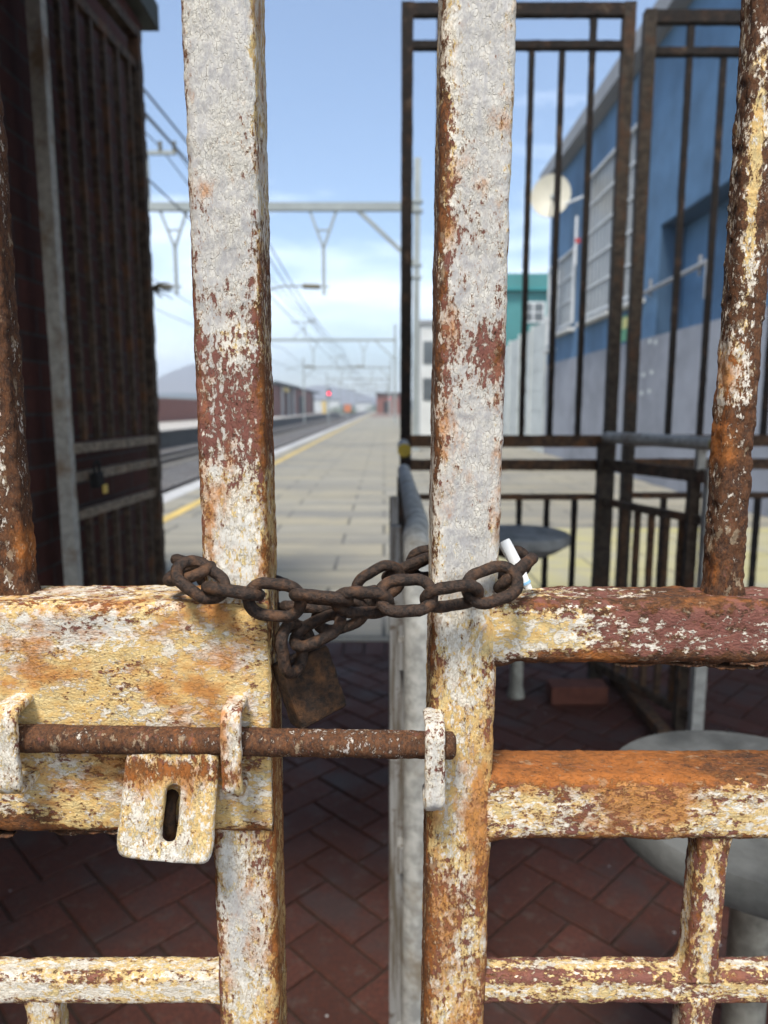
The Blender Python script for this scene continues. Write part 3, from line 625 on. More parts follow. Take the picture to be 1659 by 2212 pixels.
# ------------------------------------------------------------------ chain
ch = thing('chain', P(760, 1300, .45), 'dark rusted chain wrapped round both gate posts', 'chain')
WR, RA, AA = .00395, .0110, .0062          # wire radius, arc radius of the centre line, half straight
def chain_link(c, direc, nrm, parent=ch, seed=0, sc=1.0):
    """stadium link: long axis direc, flat normal nrm"""
    t = Vector(direc).normalized(); n_ = Vector(nrm); n_ = (n_ - t * n_.dot(t)).normalized(); b_ = n_.cross(t)
    c = Vector(c); m = 64; k = 18; cl = []
    per = 2 * math.pi * RA + 4 * AA
    for i in range(m):
        s = per * i / m
        if s < 2 * AA: p = (-AA + s, RA)
        elif s < 2 * AA + math.pi * RA: q = (s - 2 * AA) / RA; p = (AA + RA * math.sin(q), RA * math.cos(q))
        elif s < 4 * AA + math.pi * RA: p = (AA - (s - 2 * AA - math.pi * RA), -RA)
        else: q = (s - 4 * AA - math.pi * RA) / RA; p = (-AA - RA * math.sin(q), -RA * math.cos(q))
        cl.append(c + (t * p[0] + b_ * p[1]) * sc)
    V = []; NN = []
    for i in range(m):
        tg = (cl[(i + 1) % m] - cl[i - 1]).normalized(); o_ = n_; s_ = tg.cross(o_)
        for j in range(k):
            a_ = 2 * math.pi * j / k; d = o_ * math.cos(a_) + s_ * math.sin(a_); V.append(cl[i] + d * WR); NN.append(d)
    V = np.array(V); NN = np.array(NN); sd = random.uniform(0, 50)
    V = V + NN * (.00042 * fbm(V + sd, .010, 3, .6) + .00035 * fbm(V + sd, .0035, 2) + .0003 * np.abs(fbm(V + sd + 4, .014, 2)))[:, None]
    F = [(i * k + j, i * k + (j + 1) % k, ((i + 1) % m) * k + (j + 1) % k, ((i + 1) % m) * k + j) for i in range(m) for j in range(k)]
    return link('chain_link', mesh_np(V, F, True), M['chain'], parent)
def CL(px, py, Y, slope, roll, dy=0.0, **k):
    """slope: picture-down per picture-right; roll: 0 = seen flat-on, 90 = seen edge-on; dy: depth gained along the link"""
    t = Vector((1, dy, -slope)).normalized(); n0 = Vector((0, -1, 0)); n0 = (n0 - t * n0.dot(t)).normalized(); b_ = t.cross(n0)
    nn = n0 * math.cos(R(roll)) + b_ * math.sin(R(roll)); return chain_link(P(px, py, Y), t, nn, **k)
# front run, left to right
chain_link(P(410, 1236, .474), Vector((-.85, .55, -.25)), Vector((.1, -.35, .93)))            # wraps the left post's corner
chain_link(P(434, 1252, .4585), Vector((.80, -.22, -.52)), Vector((.36, -.58, .73)))
CL(504, 1277, .4530, .16, 76)
CL(593, 1296, .4520, .10, 4)
CL(694, 1291, .4500, .11, 70)
CL(783, 1302, .4490, .02, 38)
CL(877, 1286, .4470, -.06, -40)
CL(976, 1288, .4480, -.16, 42)
CL(1063, 1263, .4540, -.30, -36, .18)
CL(1114, 1238, .4740, -.42, 62, 1.1)
# behind the right post and back to the middle
CL(1090, 1215, .533, .02, 20, -.1); CL(1010, 1210, .536, -.03, 80); CL(935, 1216, .534, -.10, 10, 0)
CL(880, 1226, .520, -.46, 72, .1); CL(818, 1262, .502, -.52, 10, .25); CL(758, 1288, .494, -.25, 78)
CL(735, 1330, .486, -.35, 25); CL(668, 1312, .490, .05, 75)
CL(610, 1288, .512, .25, 15, -.45); CL(555, 1262, .532, .1, 75); CL(480, 1245, .536, .08, 15); CL(428, 1222, .524, .5, 70, .6)
# two loose links hanging to the lock
chain_link(P(631, 1400, .4655), Vector((.10, .05, -1)), Vector((.88, -.45, .1)))
chain_link(P(686, 1362, .4640), Vector((1, .05, .50)), Vector((-.35, -.35, .86)))

# ------------------------------------------------------------------ padlock
lk = thing('padlock', P(683, 1400, .484), 'rusty brown padlock hanging tilted from the chain above the bolt', 'padlock')
def padlock():
    bm = bmesh.new(); bmesh.ops.create_cube(bm, size=1)
    for v in bm.verts: v.co = Vector((v.co.x * .039, v.co.y * .021, v.co.z * .048))
    bmesh.ops.bevel(bm, geom=[e for e in bm.edges], offset=.0028, segments=3, affect='EDGES', profile=.6)
    bmesh.ops.subdivide_edges(bm, edges=bm.edges[:], cuts=9, use_grid_fill=True)
    bmesh.ops.triangulate(bm, faces=[f for f in bm.faces if len(f.verts) > 4])
    bm.normal_update(); vs = np.array([v.co[:] for v in bm.verts]); ns = np.array([v.normal[:] for v in bm.verts])
    vs = vs + ns * (.0010 * fbm(vs, .010, 3) + .0004 * fbm(vs, .003, 2))[:, None]
    for v, q in zip(bm.verts, vs): v.co = q
    me = bpy.data.meshes.new('m'); bm.to_mesh(me); bm.free(); me.polygons.foreach_set('use_smooth', [True] * len(me.polygons))
    c = P(668, 1480, .487)
    Mx = Matrix.Translation(c) @ Matrix.Rotation(R(-17), 4, 'Y') @ Matrix.Rotation(R(33), 4, 'Z')
    me.transform(Mx); link('lock_body', me, M['lock'], lk)
    sh = MB(); hw = .0115; pts = [Vector((-hw, 0, .016)), Vector((-hw, 0, .034))]
    pts += [Vector((-hw * math.cos(R(a_)), 0, .034 + hw * math.sin(R(a_)))) for a_ in range(15, 180, 15)] + [Vector((hw, 0, .034)), Vector((hw, 0, .016))]
    sh.tube([Mx @ p for p in pts], .0042, 16); sh.obj('shackle', M['chain'], lk)
padlock()

# ------------------------------------------------------------------ rolled paper stub by the right post
pp = MB(); q0, q1 = P(1088, 1170, .512), P(1146, 1278, .507)
n = 20; tdir = (q1 - q0).normalized(); rs = [(.0, .0049), (.06, .0050), (.35, .0050), (.62, .0047), (.70, .0040), (.85, .0030), (1.0, .0022)]
ta = tdir.cross(Vector((0, 1, 0))).normalized(); tb_ = tdir.cross(ta); V = []; F = []; ns = 30
for q, (t, r) in enumerate(rs):
    for k in range(ns):                                            # a spiral section: the free edge of the paper shows
        a_ = 2 * math.pi * 1.22 * k / (ns - 1) + .8 + .35 * t; rad = max(.0006, r) * (.86 + .16 * k / (ns - 1)) * (1 + .03 * math.sin(9 * t + 2 * a_))
        V.append(q0 + (q1 - q0) * max(t, .0) + ta * (math.cos(a_) * rad) + tb_ * (math.sin(a_) * rad) - tdir * (.0012 * math.sin(a_) if q == 0 else 0))
rs_n = len(rs)
for q in range(rs_n - 1):
    for k in range(ns - 1): F.append((q * ns + k, q * ns + k + 1, (q + 1) * ns + k + 1, (q + 1) * ns + k))
F.append(tuple(range((rs_n - 1) * ns, rs_n * ns)))
pp.add(V, F, True)
pap = thing('paper_stub', q1, 'white rolled paper stub tucked between the right gate post and the chain', 'paper')
pp.obj('roll', M['paper'], pap)
pb = MB(); m0 = q0 + (q1 - q0) * .80; pb.tube([m0, m0 + tdir * .0018], .0038, 16); pb.obj('blue_band', mat_plain('pale_blue_band', (.22, .42, .62), .7, .1, 50), pap)

# ------------------------------------------------------------------ far gate line across the passage
def bar_np(p0, p1, w, d, parent, name, mat, amp=.0022, step=.018):
    m = max(2, int((Vector(p1) - Vector(p0)).length / step)); t = (Vector(p1) - Vector(p0)).normalized(); u = Vector((0, 1, 0)) if abs(t.y) < .8 else Vector((0, 0, 1))
    nx = t.cross(u).normalized(); ny = nx.cross(t).normalized(); V = []
    for i in range(m + 1):
        c = Vector(p0) + (Vector(p1) - Vector(p0)) * (i / m)
        for a_, b_ in ((-1, -1), (1, -1), (1, 1), (-1, 1)): V.append(c + nx * (a_ * w / 2) + ny * (b_ * d / 2))
    V = np.array(V); V = V + amp * np.stack([fbm(V + k * 7, .05, 3, .6) for k in range(3)], 1)
    F = [(i * 4 + q, i * 4 + (q + 1) % 4, i * 4 + 4 + (q + 1) % 4, i * 4 + 4 + q) for i in range(m) for q in range(4)] + [(3, 2, 1, 0), tuple(m * 4 + q for q in range(4))]
    return link(name, mesh_np(V, F, False), mat, parent)
def far_leaf(label, x0, x1, Y, bars, zt, group, shorts=(), mat=None, ends=(True, True), xf=None, pale=(None, None), rails=None):
    """tall leaf: stiles, two top rails, lock rails, thin rail, bars above and below"""
    mt = mat or M['fence']; f = xf or (lambda x, z: Vector((x, Y, z)))
    o = thing('steel_gate', f((x0 + x1) / 2, 0), label, 'gate', group)
    for k, x in ((0, x0), (1, x1)):
        if ends[k]: bar_np(f(x, .02), f(x, zt), .050, .045, o, 'gate_stile', pale[k] or mt)
    e0, e1 = x0 + .025, x1 - .025
    for nm, z, w in (('top_rail', zt - .026, .050), ('second_rail', zt - .165, .030), ('lock_rail', 1.145, .055), ('middle_rail', 1.035, .050), ('thin_rail', .885, .026), ('bottom_rail', .10, .04)):
        bar_np(f(e0, z), f(e1, z), w, .036, o, nm, (rails or M['fence_rust']) if z < 1.3 else mt)
    for x in bars:
        bar_np(f(x, 1.172), f(x, zt - .180), .024, .024, o, 'gate_bar', mt)
        bar_np(f(x, .12), f(x, .872), .024, .024, o, 'gate_bar', mt)
    for x in shorts: bar_np(f(x, zt - .150), f(x, zt - .051), .028, .024, o, 'gate_bar', mt)
    return o
YG = 3.3
far_leaf('tall rusty barred gate leaf standing shut, behind the right gate post', .100, 1.045, YG, (.24, .37, .50, .635, .765, .895), Zat(8, YG), 'tall barred gates across the passage', shorts=(.24, .895), pale=(None, M['fence_mid']))
Y2 = 3.36
far_leaf('tall rusty barred gate leaf in front of the blue wall, at the right edge', 1.155, 2.10, Y2, (1.337, 1.487, 1.637, 1.787, 1.937), Zat(24, Y2), 'tall barred gates across the passage', shorts=(1.337, 1.937), pale=(M['fence_mid'], None))
# folded open against the brick wall
nA, nB = Vector((-1.195, 2.66, 0)), Vector((-1.135, 3.50, 0)); dd = (nB - nA).normalized(); LL = (nB - nA).length
far_leaf('tall rusty gate leaf folded open along the dark brick wall', .0, LL, 0, (.15, .27, .39, .51, .63, .75), 3.0, 'tall barred gates across the passage', xf=lambda x, z: nA + dd * x + Vector((0, 0, z)), pale=(M['fence_pale'], None), rails=M['fence_tan'], mat=M['fence_fold'])
# padlock hanging on the folded gate
fl = thing('padlock', (-1.13, 2.78, 1.02), 'small dark padlock with a yellow tag on the open folded gate', 'padlock')
m_ = MB(); m_.box((-1.150, 2.76, .985), (-1.120, 2.83, 1.045), .006); m_.obj('lock_body', M['dark'], fl)
m_ = MB(); m_.tube([(-1.135, 2.77, 1.04), (-1.135, 2.77, 1.075), (-1.135, 2.785, 1.09), (-1.135, 2.805, 1.09), (-1.135, 2.82, 1.075), (-1.135, 2.82, 1.04)], .006, 10); m_.obj('shackle', M['dark'], fl)
m_ = MB(); m_.box((-1.119, 2.80, .96), (-1.110, 2.835, .995), .003); m_.obj('tag', M['ypost'], fl)

# handrail running towards the camera between the gates
hr = thing('handrail', (.05, 2.0, 0), 'grey tubular handrail seen end-on between the two front gate posts', 'handrail', 'handrails of the passage')
HX, HZ = .076, 1.06
m_ = MB(); tb = [(HX, 2.72, HZ)] + [(HX - .008 * (1 - (Y - 1.3) / 1.4), Y, HZ) for Y in (2.2, 1.8, 1.45)]
x1_ = .058
for a_ in range(0, 91, 10): tb.append((x1_, 1.30 - .16 * math.sin(R(a_)), HZ - .16 + .16 * math.cos(R(a_))))
tb += [(x1_, 1.14, .55), (x1_ - .004, 1.14, .0)]
m_.tube(tb, .0245, 20); m_.obj('tube', M['galv'], hr)
for k, (Y, w) in enumerate(((1.19, .020), (1.72, .03), (2.3, .03))):
    m_ = MB(); m_.box((.010 + .004 * k, Y, .0), (.040 + .003 * k, Y + w, HZ - .05 - .0 * k), .003); m_.obj('post', M['board'], hr)
for z in (.88, .5, .12):
    m_ = MB(); m_.bar((.030, 1.16, z), (.046, 2.72, z), .012, .05); m_.obj('side_rail', M['board'], hr)
m_ = MB(); m_.bar((.070, 2.68, .0), (.070, 2.68, HZ - .022), .04, .04); m_.obj('post', M['fence'], hr)
hr2 = thing('handrail', (.09, 3.0, 0), 'short grey handrail with yellow painted end next to the tall gate stile', 'handrail', 'handrails of the passage')
m_ = MB(); m_.tube([(.088, 3.27, 1.13), (.084, 2.94, 1.125)], .026, 18); m_.obj('tube', M['galv'], hr2)
m_ = MB(); m_.tube([(.084, 2.94, 1.125), (.083, 2.915, 1.125)], .0275, 18); m_.obj('end_cap', M['yellow'], hr2)
m_ = MB(); m_.bar((.084, 2.99, 0), (.084, 2.99, 1.10), .035, .035); m_.obj('post', M['fence'], hr2)
# right railing
rg = thing('railing', (1.12, 2.97, 0), 'low rusty railing with grey top tube jutting towards the camera on the right', 'railing')
ra, rb = Vector((1.02, 3.24, 0)), Vector((1.235, 2.66, 0))
def rp(t, z): return ra * (1 - t) + rb * t + Vector((0, 0, z))
m_ = MB(); m_.tube([rp(-.02, 1.165), rp(1.0, 1.165)], .026, 18); m_.obj('tube', M['galv'], rg)
m_ = MB(); m_.tube([rp(1.0, 1.165), rp(1.03, 1.165)], .027, 18); m_.obj('end_cap', M['yellow'], rg)
for nm, z, w in (('middle_rail', 1.04, .05), ('thin_rail', .87, .03), ('bottom_rail', .08, .04)): bar_np(rp(0, z), rp(.98, z), .032, w, rg, nm, M['fence_fold'])
for t in (.22, .36, .5, .64, .78): bar_np(rp(t, .10), rp(t, .855), .024, .024, rg, 'railing_bar', M['fence_rust'])
bar_np(rp(1.0, 0), rp(1.0, 1.07), .045, .045, rg, 'post', M['fence_pale']); bar_np(rp(.9, 1.06), rp(.9, 1.14), .03, .03, rg, 'bracket', M['fence_pale'])
bar_np(rp(.86, 0), rp(.86, 1.02), .04, .04, rg, 'post', M['fence_fold']); bar_np(rp(-.03, 0), rp(-.03, 1.14), .06, .05, rg, 'post', M['fence_mid'])
tag(bar_np((1.105, 3.25, .03), (1.10, 2.62, .03), .05, .045, None, 'steel_channel', M['fence_rust']), 'rusty steel channel lying on the red paving under the railing', 'channel')
# concrete tables
M['concrete_lifted'] = mat_plain('lifted_concrete', (0.23, 0.23, 0.215), 0.85, 0.35, 14, 0.004)  # lighter copy for the far table, making up for its shade
def table(x, y, label, mt='concrete'):
    o = thing('round_table', (x, y, 0), label, 'table', 'round concrete tables'); H = .757
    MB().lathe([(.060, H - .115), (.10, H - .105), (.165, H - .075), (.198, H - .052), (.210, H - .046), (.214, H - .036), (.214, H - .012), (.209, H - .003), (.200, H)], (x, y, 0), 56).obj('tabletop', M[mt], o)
    MB().lathe([(.040, .0), (.036, .02), (.029, .05), (.029, H - .16), (.035, H - .13), (.058, H - .114)], (x, y, 0), 24).obj('stem', M['stem'], o)
table(.600, 3.07, 'round grey concrete table standing by the tall gate, behind the paper stub', 'concrete_lifted')
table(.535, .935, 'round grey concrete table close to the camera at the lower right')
o = MB().box((.735, 2.96, .003), (.985, 3.07, .085), .006).obj('loose_brick', M['loosebrick']); tag(o, 'single orange brick lying on the dark red paving', 'brick')

# ------------------------------------------------------------------ red paving (herringbone, real bricks) and platform
def paving():
    bm = bmesh.new(); a, l = .112, .224; c45 = math.cos(R(45)); g = .0032
    def brick(cx, cy, w, h):
        q = []
        bx = (random.uniform(-.0012, .0012)); tx, ty = random.uniform(-.009, .009), random.uniform(-.009, .009)
        for inset, z in ((0, -.02), (0, -.004), (.0035, 0)):
            ring = []
            for sx, sy in ((-1, -1), (1, -1), (1, 1), (-1, 1)):
                u, v = cx + sx * (w / 2 - g - inset), cy + sy * (h / 2 - g - inset)
                X = u * c45 - v * c45; Yv = u * c45 + v * c45 + 1.8
                ring.append(bm.verts.new((X, Yv, z + bx + (sx * tx * w + sy * ty * h) * .5 if z > -.01 else z)))
            q.append(ring)
        for i in range(2):
            for k in range(4): bm.faces.new((q[i][k], q[i][(k + 1) % 4], q[i + 1][(k + 1) % 4], q[i + 1][k]))
        bm.faces.new(q[2])
    N = 34
    for i in range(-N, N):
        for j in range(-N, N):
            # cells of a 2:1 herringbone: along each diagonal step of one width the pair repeats
            if (i - j) % 4 == 0: u0, v0 = i * a, j * a; brick(u0 + a, v0 + a / 2, l, a)
            if (i - j) % 4 == 3: u0, v0 = i * a, j * a; brick(u0 + a / 2, v0 + a, a, l)
    bmesh.ops.delete(bm, geom=[v for v in bm.verts if not (-1.9 < v.co.x < 3.6 and -.6 < v.co.y < 3.9)], context='VERTS')
    r = bmesh.ops.bisect_plane(bm, geom=bm.verts[:] + bm.edges[:] + bm.faces[:], plane_co=(0, 3.60, 0), plane_no=(0, 1, 0), clear_outer=True)
    # border course
    x = -1.9
    while x < 3.6:
        z = random.uniform(-.001, .001); v = []
        for ins, zz in ((0, -.02), (0, -.004), (.003, 0)):
            v.append([bm.verts.new((x + .112 * (sx > 0) + (-sx) * (.0045 + ins), 3.606 + .225 * (sy > 0) - sy * ins, zz + z)) for sx, sy in ((-1, -1), (1, -1), (1, 1), (-1, 1))])
        for i in range(2):
            for k in range(4): bm.faces.new((v[i][k], v[i][(k + 1) % 4], v[i + 1][(k + 1) % 4], v[i + 1][k]))
        bm.faces.new(v[2]); x += .112
    bmesh.ops.recalc_face_normals(bm, faces=bm.faces[:]); me = bpy.data.meshes.new('m'); bm.to_mesh(me); bm.free()
    return struct(link('brick_paving', me, M['paver']))
paving()
struct(MB().box((-8, -4, -.5), (8, 3.845, -.008)).obj('paving_bed', M['joint']))
struct(MB().box((-3.02, 3.845, -1.1), (9, 230, -.002)).obj('platform', M['slab']))
struct(MB().box((-3.34, 3.845, -1.1), (-3.02, 230, .002)).obj('platform_coping', M['coping']))
struct(MB().box((-2.64, 3.9, -.2), (-2.50, 220, .003)).obj('yellow_line', M['yline']))
struct(MB().box((.75, 5.0, -.2), (4.3, 7.6, .003)).obj('yellow_paving', M['yslab']))
struct(MB().box((-2.0, 95, -.2), (3.2, 150, .004)).obj('red_paving', M['brickfarx']))
struct(MB().add([(-1099, -29, -1.1), (599, -29, -1.1), (599, 1399, -1.1), (-1099, 1399, -1.1)], [(0, 1, 2, 3)]).obj('ground', M['ground']))
struct(MB().add([(-12.2, -30, -.92), (-3.3, -30, -.92), (-3.3, 420, -.92), (-12.2, 420, -.92)], [(0, 1, 2, 3)]).obj('ballast', M['ballast']), 'stuff')
for lab, x in (('first rail from the near platform', -4.40), ('second rail from the near platform', -5.47), ('third rail from the near platform', -8.60), ('fourth rail, nearest the far platform', -9.67)):
    m_ = MB(); m_.box((x - .06, -10, -.86), (x + .06, 400, -.84)); m_.box((x - .012, -10, -.84), (x + .012, 400, -.75)); m_.box((x - .034, -10, -.75), (x + .034, 400, -.71))
    tag(m_.obj('railway_rail', M['rail']), 'brown steel railway rail, ' + lab, 'rail', 'rails of the two tracks')
m_ = MB()
for xc in (-4.935, -9.135):
    y = 4.
    while y < 130: m_.box((xc - 1.1, y, -.95), (xc + 1.1, y + .24, -.862)); y += .7
struct(m_.obj('sleepers', M['sleeper']), 'stuff')
# opposite platform
struct(MB().box((-24, 10, -1.1), (-12.0, 196, 0)).obj('far_platform', M['platface']))
struct(MB().box((-24, 10, 0.0), (-11.9, 196, .06)).obj('far_platform_top', M['plattop']))

# ------------------------------------------------------------------ brick building on the left, with an unseen roof over the passage, put in for its shade
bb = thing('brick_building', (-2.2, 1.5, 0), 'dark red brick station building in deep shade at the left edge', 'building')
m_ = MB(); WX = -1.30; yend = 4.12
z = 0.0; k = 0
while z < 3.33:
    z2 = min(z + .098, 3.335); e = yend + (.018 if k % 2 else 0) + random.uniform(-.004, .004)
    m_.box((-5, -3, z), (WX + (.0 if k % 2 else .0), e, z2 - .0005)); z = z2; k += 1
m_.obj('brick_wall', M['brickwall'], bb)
m_ = MB(); m_.box((-6, -3.2, 3.345), (-1.235, 4.24, 3.475)); m_.obj('roof', M['eave'], bb)
m_ = MB(); m_.box((-1.232, .56, 2.16), (1.9, .74, 3.36)); m_.obj('shade_lintel', M['ceiling'], bb)  # unseen beam added to keep the sun off the paving
m_ = MB(); m_.box((-1.232, .58, 3.363), (4.4, 2.35, 3.50)); m_.obj('shade_canopy', M['ceiling'], bb)  # unseen roof inferred from the dark paving, cut to length for the light
for x in (2.6, 4.2):
    m_ = MB(); m_.box((x, 2.20, 0), (x + .09, 2.29, 3.359)); m_.obj('shade_canopy_post', M['fence'], bb)  # unseen posts carrying the added roof

tw = thing('twig', (-1.27, 4.08, 1.95), 'dry twig tuft sticking out of the brick corner on the left', 'twig'); m_ = MB()
for k in range(9):
    d_ = Vector((random.uniform(.06, .13), random.uniform(-.05, .05), random.uniform(-.06, .035))); b0 = Vector((-1.30, 4.08, 1.955))
    m_.tube([b0, b0 + d_ * .5 + Vector((0, 0, .012)), b0 + d_], [.005, .004, .002], 6)
m_.obj('stalks', M['insul'], tw)
# ------------------------------------------------------------------ blue building on the right
bl = thing('blue_building', (7, 12, 0), 'blue two-tone building with white barred windows behind the fence on the right', 'building')
BX = 4.6; BT = 7.3; BE = 20.5; BS = 2.5
R0, R1, RB, RTT = 9.0, 12.35, 2.38, 4.3      # the recess: from, to, bottom, top
m_ = MB(); m_.box((BX, 2.2, BS), (12, R0, BT)); m_.box((BX, R1, BS), (12, BE, BT)); m_.box((BX, R0, RTT), (12, R1, BT)); m_.box((BX + .42, R0, BS), (12, R1, RTT)); m_.obj('wall', M['blue'], bl)
m_ = MB(); m_.box((BX, 2.2, -.3), (12, BE, BS)); m_.obj('plinth_wall', M['bluegrey'], bl)
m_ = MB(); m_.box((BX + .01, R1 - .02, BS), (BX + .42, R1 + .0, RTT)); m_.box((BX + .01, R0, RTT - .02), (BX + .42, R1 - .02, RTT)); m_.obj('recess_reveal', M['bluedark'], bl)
m_ = MB(); m_.box((BX - .30, 2.0, BT), (12.2, BE + .25, BT + .34)); m_.obj('roof', M['fascia'], bl)
def barred_window(y0, y1, z0, z1, nb, nh):
    w = MB(); X = BX - .06
    for a_, b_ in (((X, y0, z0), (X, y1, z0)), ((X, y0, z1), (X, y1, z1)), ((X, y0, z0), (X, y0, z1)), ((X, y1, z0), (X, y1, z1))): w.bar(a_, b_, .05)
    o = w.obj('window', M['grille'], bl)
    g_ = MB(); g_.box((BX - .012, y0 + .02, z0 + .02), (BX - .002, y1 - .02, z1 - .02)); g_.obj('pane', M['glass'], o)
    b_ = MB()
    for i in range(1, nb): y = y0 + (y1 - y0) * i / nb; b_.bar((X + .02, y, z0), (X + .02, y, z1), .013)
    for i in range(1, nh): z = z0 + (z1 - z0) * i / nh; b_.bar((X + .01, y0, z), (X + .01, y1, z), .014, .04)
    b_.obj('bars', M['grille'], o)
    s_ = MB(); s_.box((BX - .20, y0 - .1, z0 - .20), (BX - .001, y1 + .1, z0 - .12)); s_.obj('sill', M['pale'], o)
barred_window(14.55, 16.65, 3.33, 6.3, 8, 5); barred_window(13.0, 14.2, 3.33, 6.3, 6, 5); barred_window(17.6, 19.2, 3.33, 5.05, 6, 3); barred_window(19.5, 20.2, 3.0, 5.05, 4, 3)
m_ = MB(); m_.tube([(BX - .12, 12.8, 3.24), (BX - .12, 10.2, 3.30), (BX - .12, 10.2, 2.8)], .035, 10)
for y in (12.4, 11.3, 10.5): m_.bar((BX - .10, y, 3.16), (BX - .10, y, 3.44), .04)
m_.obj('drain_pipe', M['fascia'], bl)
o = MB().box((BX - .03, 13.5, 2.55), (BX - .001, 14.1, 3.02)).obj('poster', M['greenposter'], bl); MB().box((BX - .036, 13.57, 2.78), (BX - .031, 13.95, 2.98)).obj('poster_panel', M['yelposter'], o)
m_ = MB(); m_.bar((BX - .12, 17.3, 4.6), (BX - .12, 17.3, 5.7), .05); m_.obj('vent_pipe', M['white'], bl)
m_ = MB(); m_.box((BX - .14, 17.27, 5.10), (BX - .02, 17.35, 5.20)); m_.obj('red_box', M['redpaint'], bl)
for px_, py_ in ((1390, 742), (1402, 744), (1380, 812), (1397, 806), (1378, 850), (1394, 846)):
    yy = BX * FPX / (px_ - W0 / 2); zz = CAMZ + (880 - py_) / (px_ - W0 / 2) * BX
    MB().box((BX - .004, yy - .07, zz - .035), (BX - .001, yy + .05, zz + .035), .001).obj('paint_patch', M['panel'], bl)
# satellite dish
sd = thing('satellite_dish', (4.5, 16.7, 6.3), 'cream satellite dish on a wall arm at the corner of the blue building', 'satellite dish')
m_ = MB(); dc = P(1190, 425, 17.6); fw = Vector((-.30, -.93, .22)).normalized(); rx = fw.cross(Vector((0, 0, 1))).normalized(); ry = rx.cross(fw); V = []; F = []; n = 40; rings = 8
for sgn in (1, -1):
    for i in range(rings + 1):
        rr = i / rings
        for k in range(n):
            a_ = 2 * math.pi * k / n; V.append(dc + rx * (.46 * rr * math.cos(a_)) + ry * (.52 * rr * math.sin(a_)) + fw * (.12 * rr * rr - .06 + .008 * sgn))
off = (rings + 1) * n
for i in range(rings):
    for k in range(n):
        k2 = (k + 1) % n; F.append((i * n + k, i * n + k2, (i + 1) * n + k2, (i + 1) * n + k)); F.append((off + i * n + k, off + (i + 1) * n + k, off + (i + 1) * n + k2, off + i * n + k2))
for k in range(n): k2 = (k + 1) % n; F.append((rings * n + k, rings * n + k2, off + rings * n + k2, off + rings * n + k))
m_.add(V, F, True); m_.obj('reflector', M['dish'], sd)
m_ = MB(); m_.tube([dc - fw * .07, dc - fw * .2 - Vector((0, 0, .2)), (BX + .0, 16.9, 6.05)], .03, 10); m_.obj('wall_arm', M['white'], sd)
m_ = MB(); tip = dc + fw * .55 - ry * .30 - rx * .1; m_.tube([dc - ry * .50, tip], .018, 8); m_.box(tip - Vector((.05, .05, .05)), tip + Vector((.05, .05, .05)), .015); m_.obj('feed_arm', M['gantry'], sd)

# precast wall, teal house and others beyond
pw = thing('precast_wall', (4.6, 24, 0), 'pale grey precast concrete panel wall beyond the blue building', 'wall')
for i in range(5):
    y0 = 20.75 + i * 1.95
    m_ = MB(); m_.box((4.62, y0 + .09, -.1), (4.70, y0 + 1.86, 3.75 - .05 * i)); 
    for z in (.6, 1.2, 1.8, 2.4, 3.0): m_.box((4.612, y0 + .09, z), (4.622, y0 + 1.86, z + .5))
    m_.obj('panel', M['panel'], pw)
    m_ = MB(); m_.box((4.58, y0 - .09, -.1), (4.74, y0 + .09, 3.85 - .05 * i)); m_.obj('post', M['panel'], pw)
th = thing('teal_building', (9, 42, 0), 'turquoise flat-roofed building beyond the precast wall', 'building')
m_ = MB(); m_.box((5.6, 40, -1.1), (14, 50, 7.7)); m_.obj('wall', M['teal'], th)
m_ = MB(); m_.box((5.4, 39.7, 7.7), (14.2, 50.2, 8.45)); m_.obj('parapet', M['teal'], th)
m_ = MB(); m_.box((5.35, 39.66, 7.58), (14.2, 39.98, 7.72)); m_.obj('cornice', M['tealdark'], th)
for x0 in (7.55, 10.5):
    w = MB(); w.box((x0, 39.93, 5.9), (x0 + 1.25, 39.99, 7.0)); o = w.obj('window', M['white'], th)
    w = MB()
    for i in range(2):
        for j in range(2): w.box((x0 + .08 + i * .58, 39.915, 5.98 + j * .5), (x0 + .58 + i * .58, 39.925, 6.42 + j * .5))
    w.obj('pane', M['glass'], o)
kb = thing('pale_building', (2.4, 31, 0), 'narrow pale grey building with tall windows beside the gantry mast', 'building')
m_ = MB(); m_.box((1.52, 30, 0), (3.4, 36, 4.7)); m_.obj('wall', M['pale'], kb)
m_ = MB(); m_.box((1.42, 29.9, 4.7), (3.5, 36.1, 4.85)); m_.obj('roof', M['fascia'], kb)
for z in (1.6, 3.1):
    m_ = MB(); m_.box((1.62, 29.96, z), (2.05, 29.995, z + .9)); m_.obj('window', M['glass'], kb)

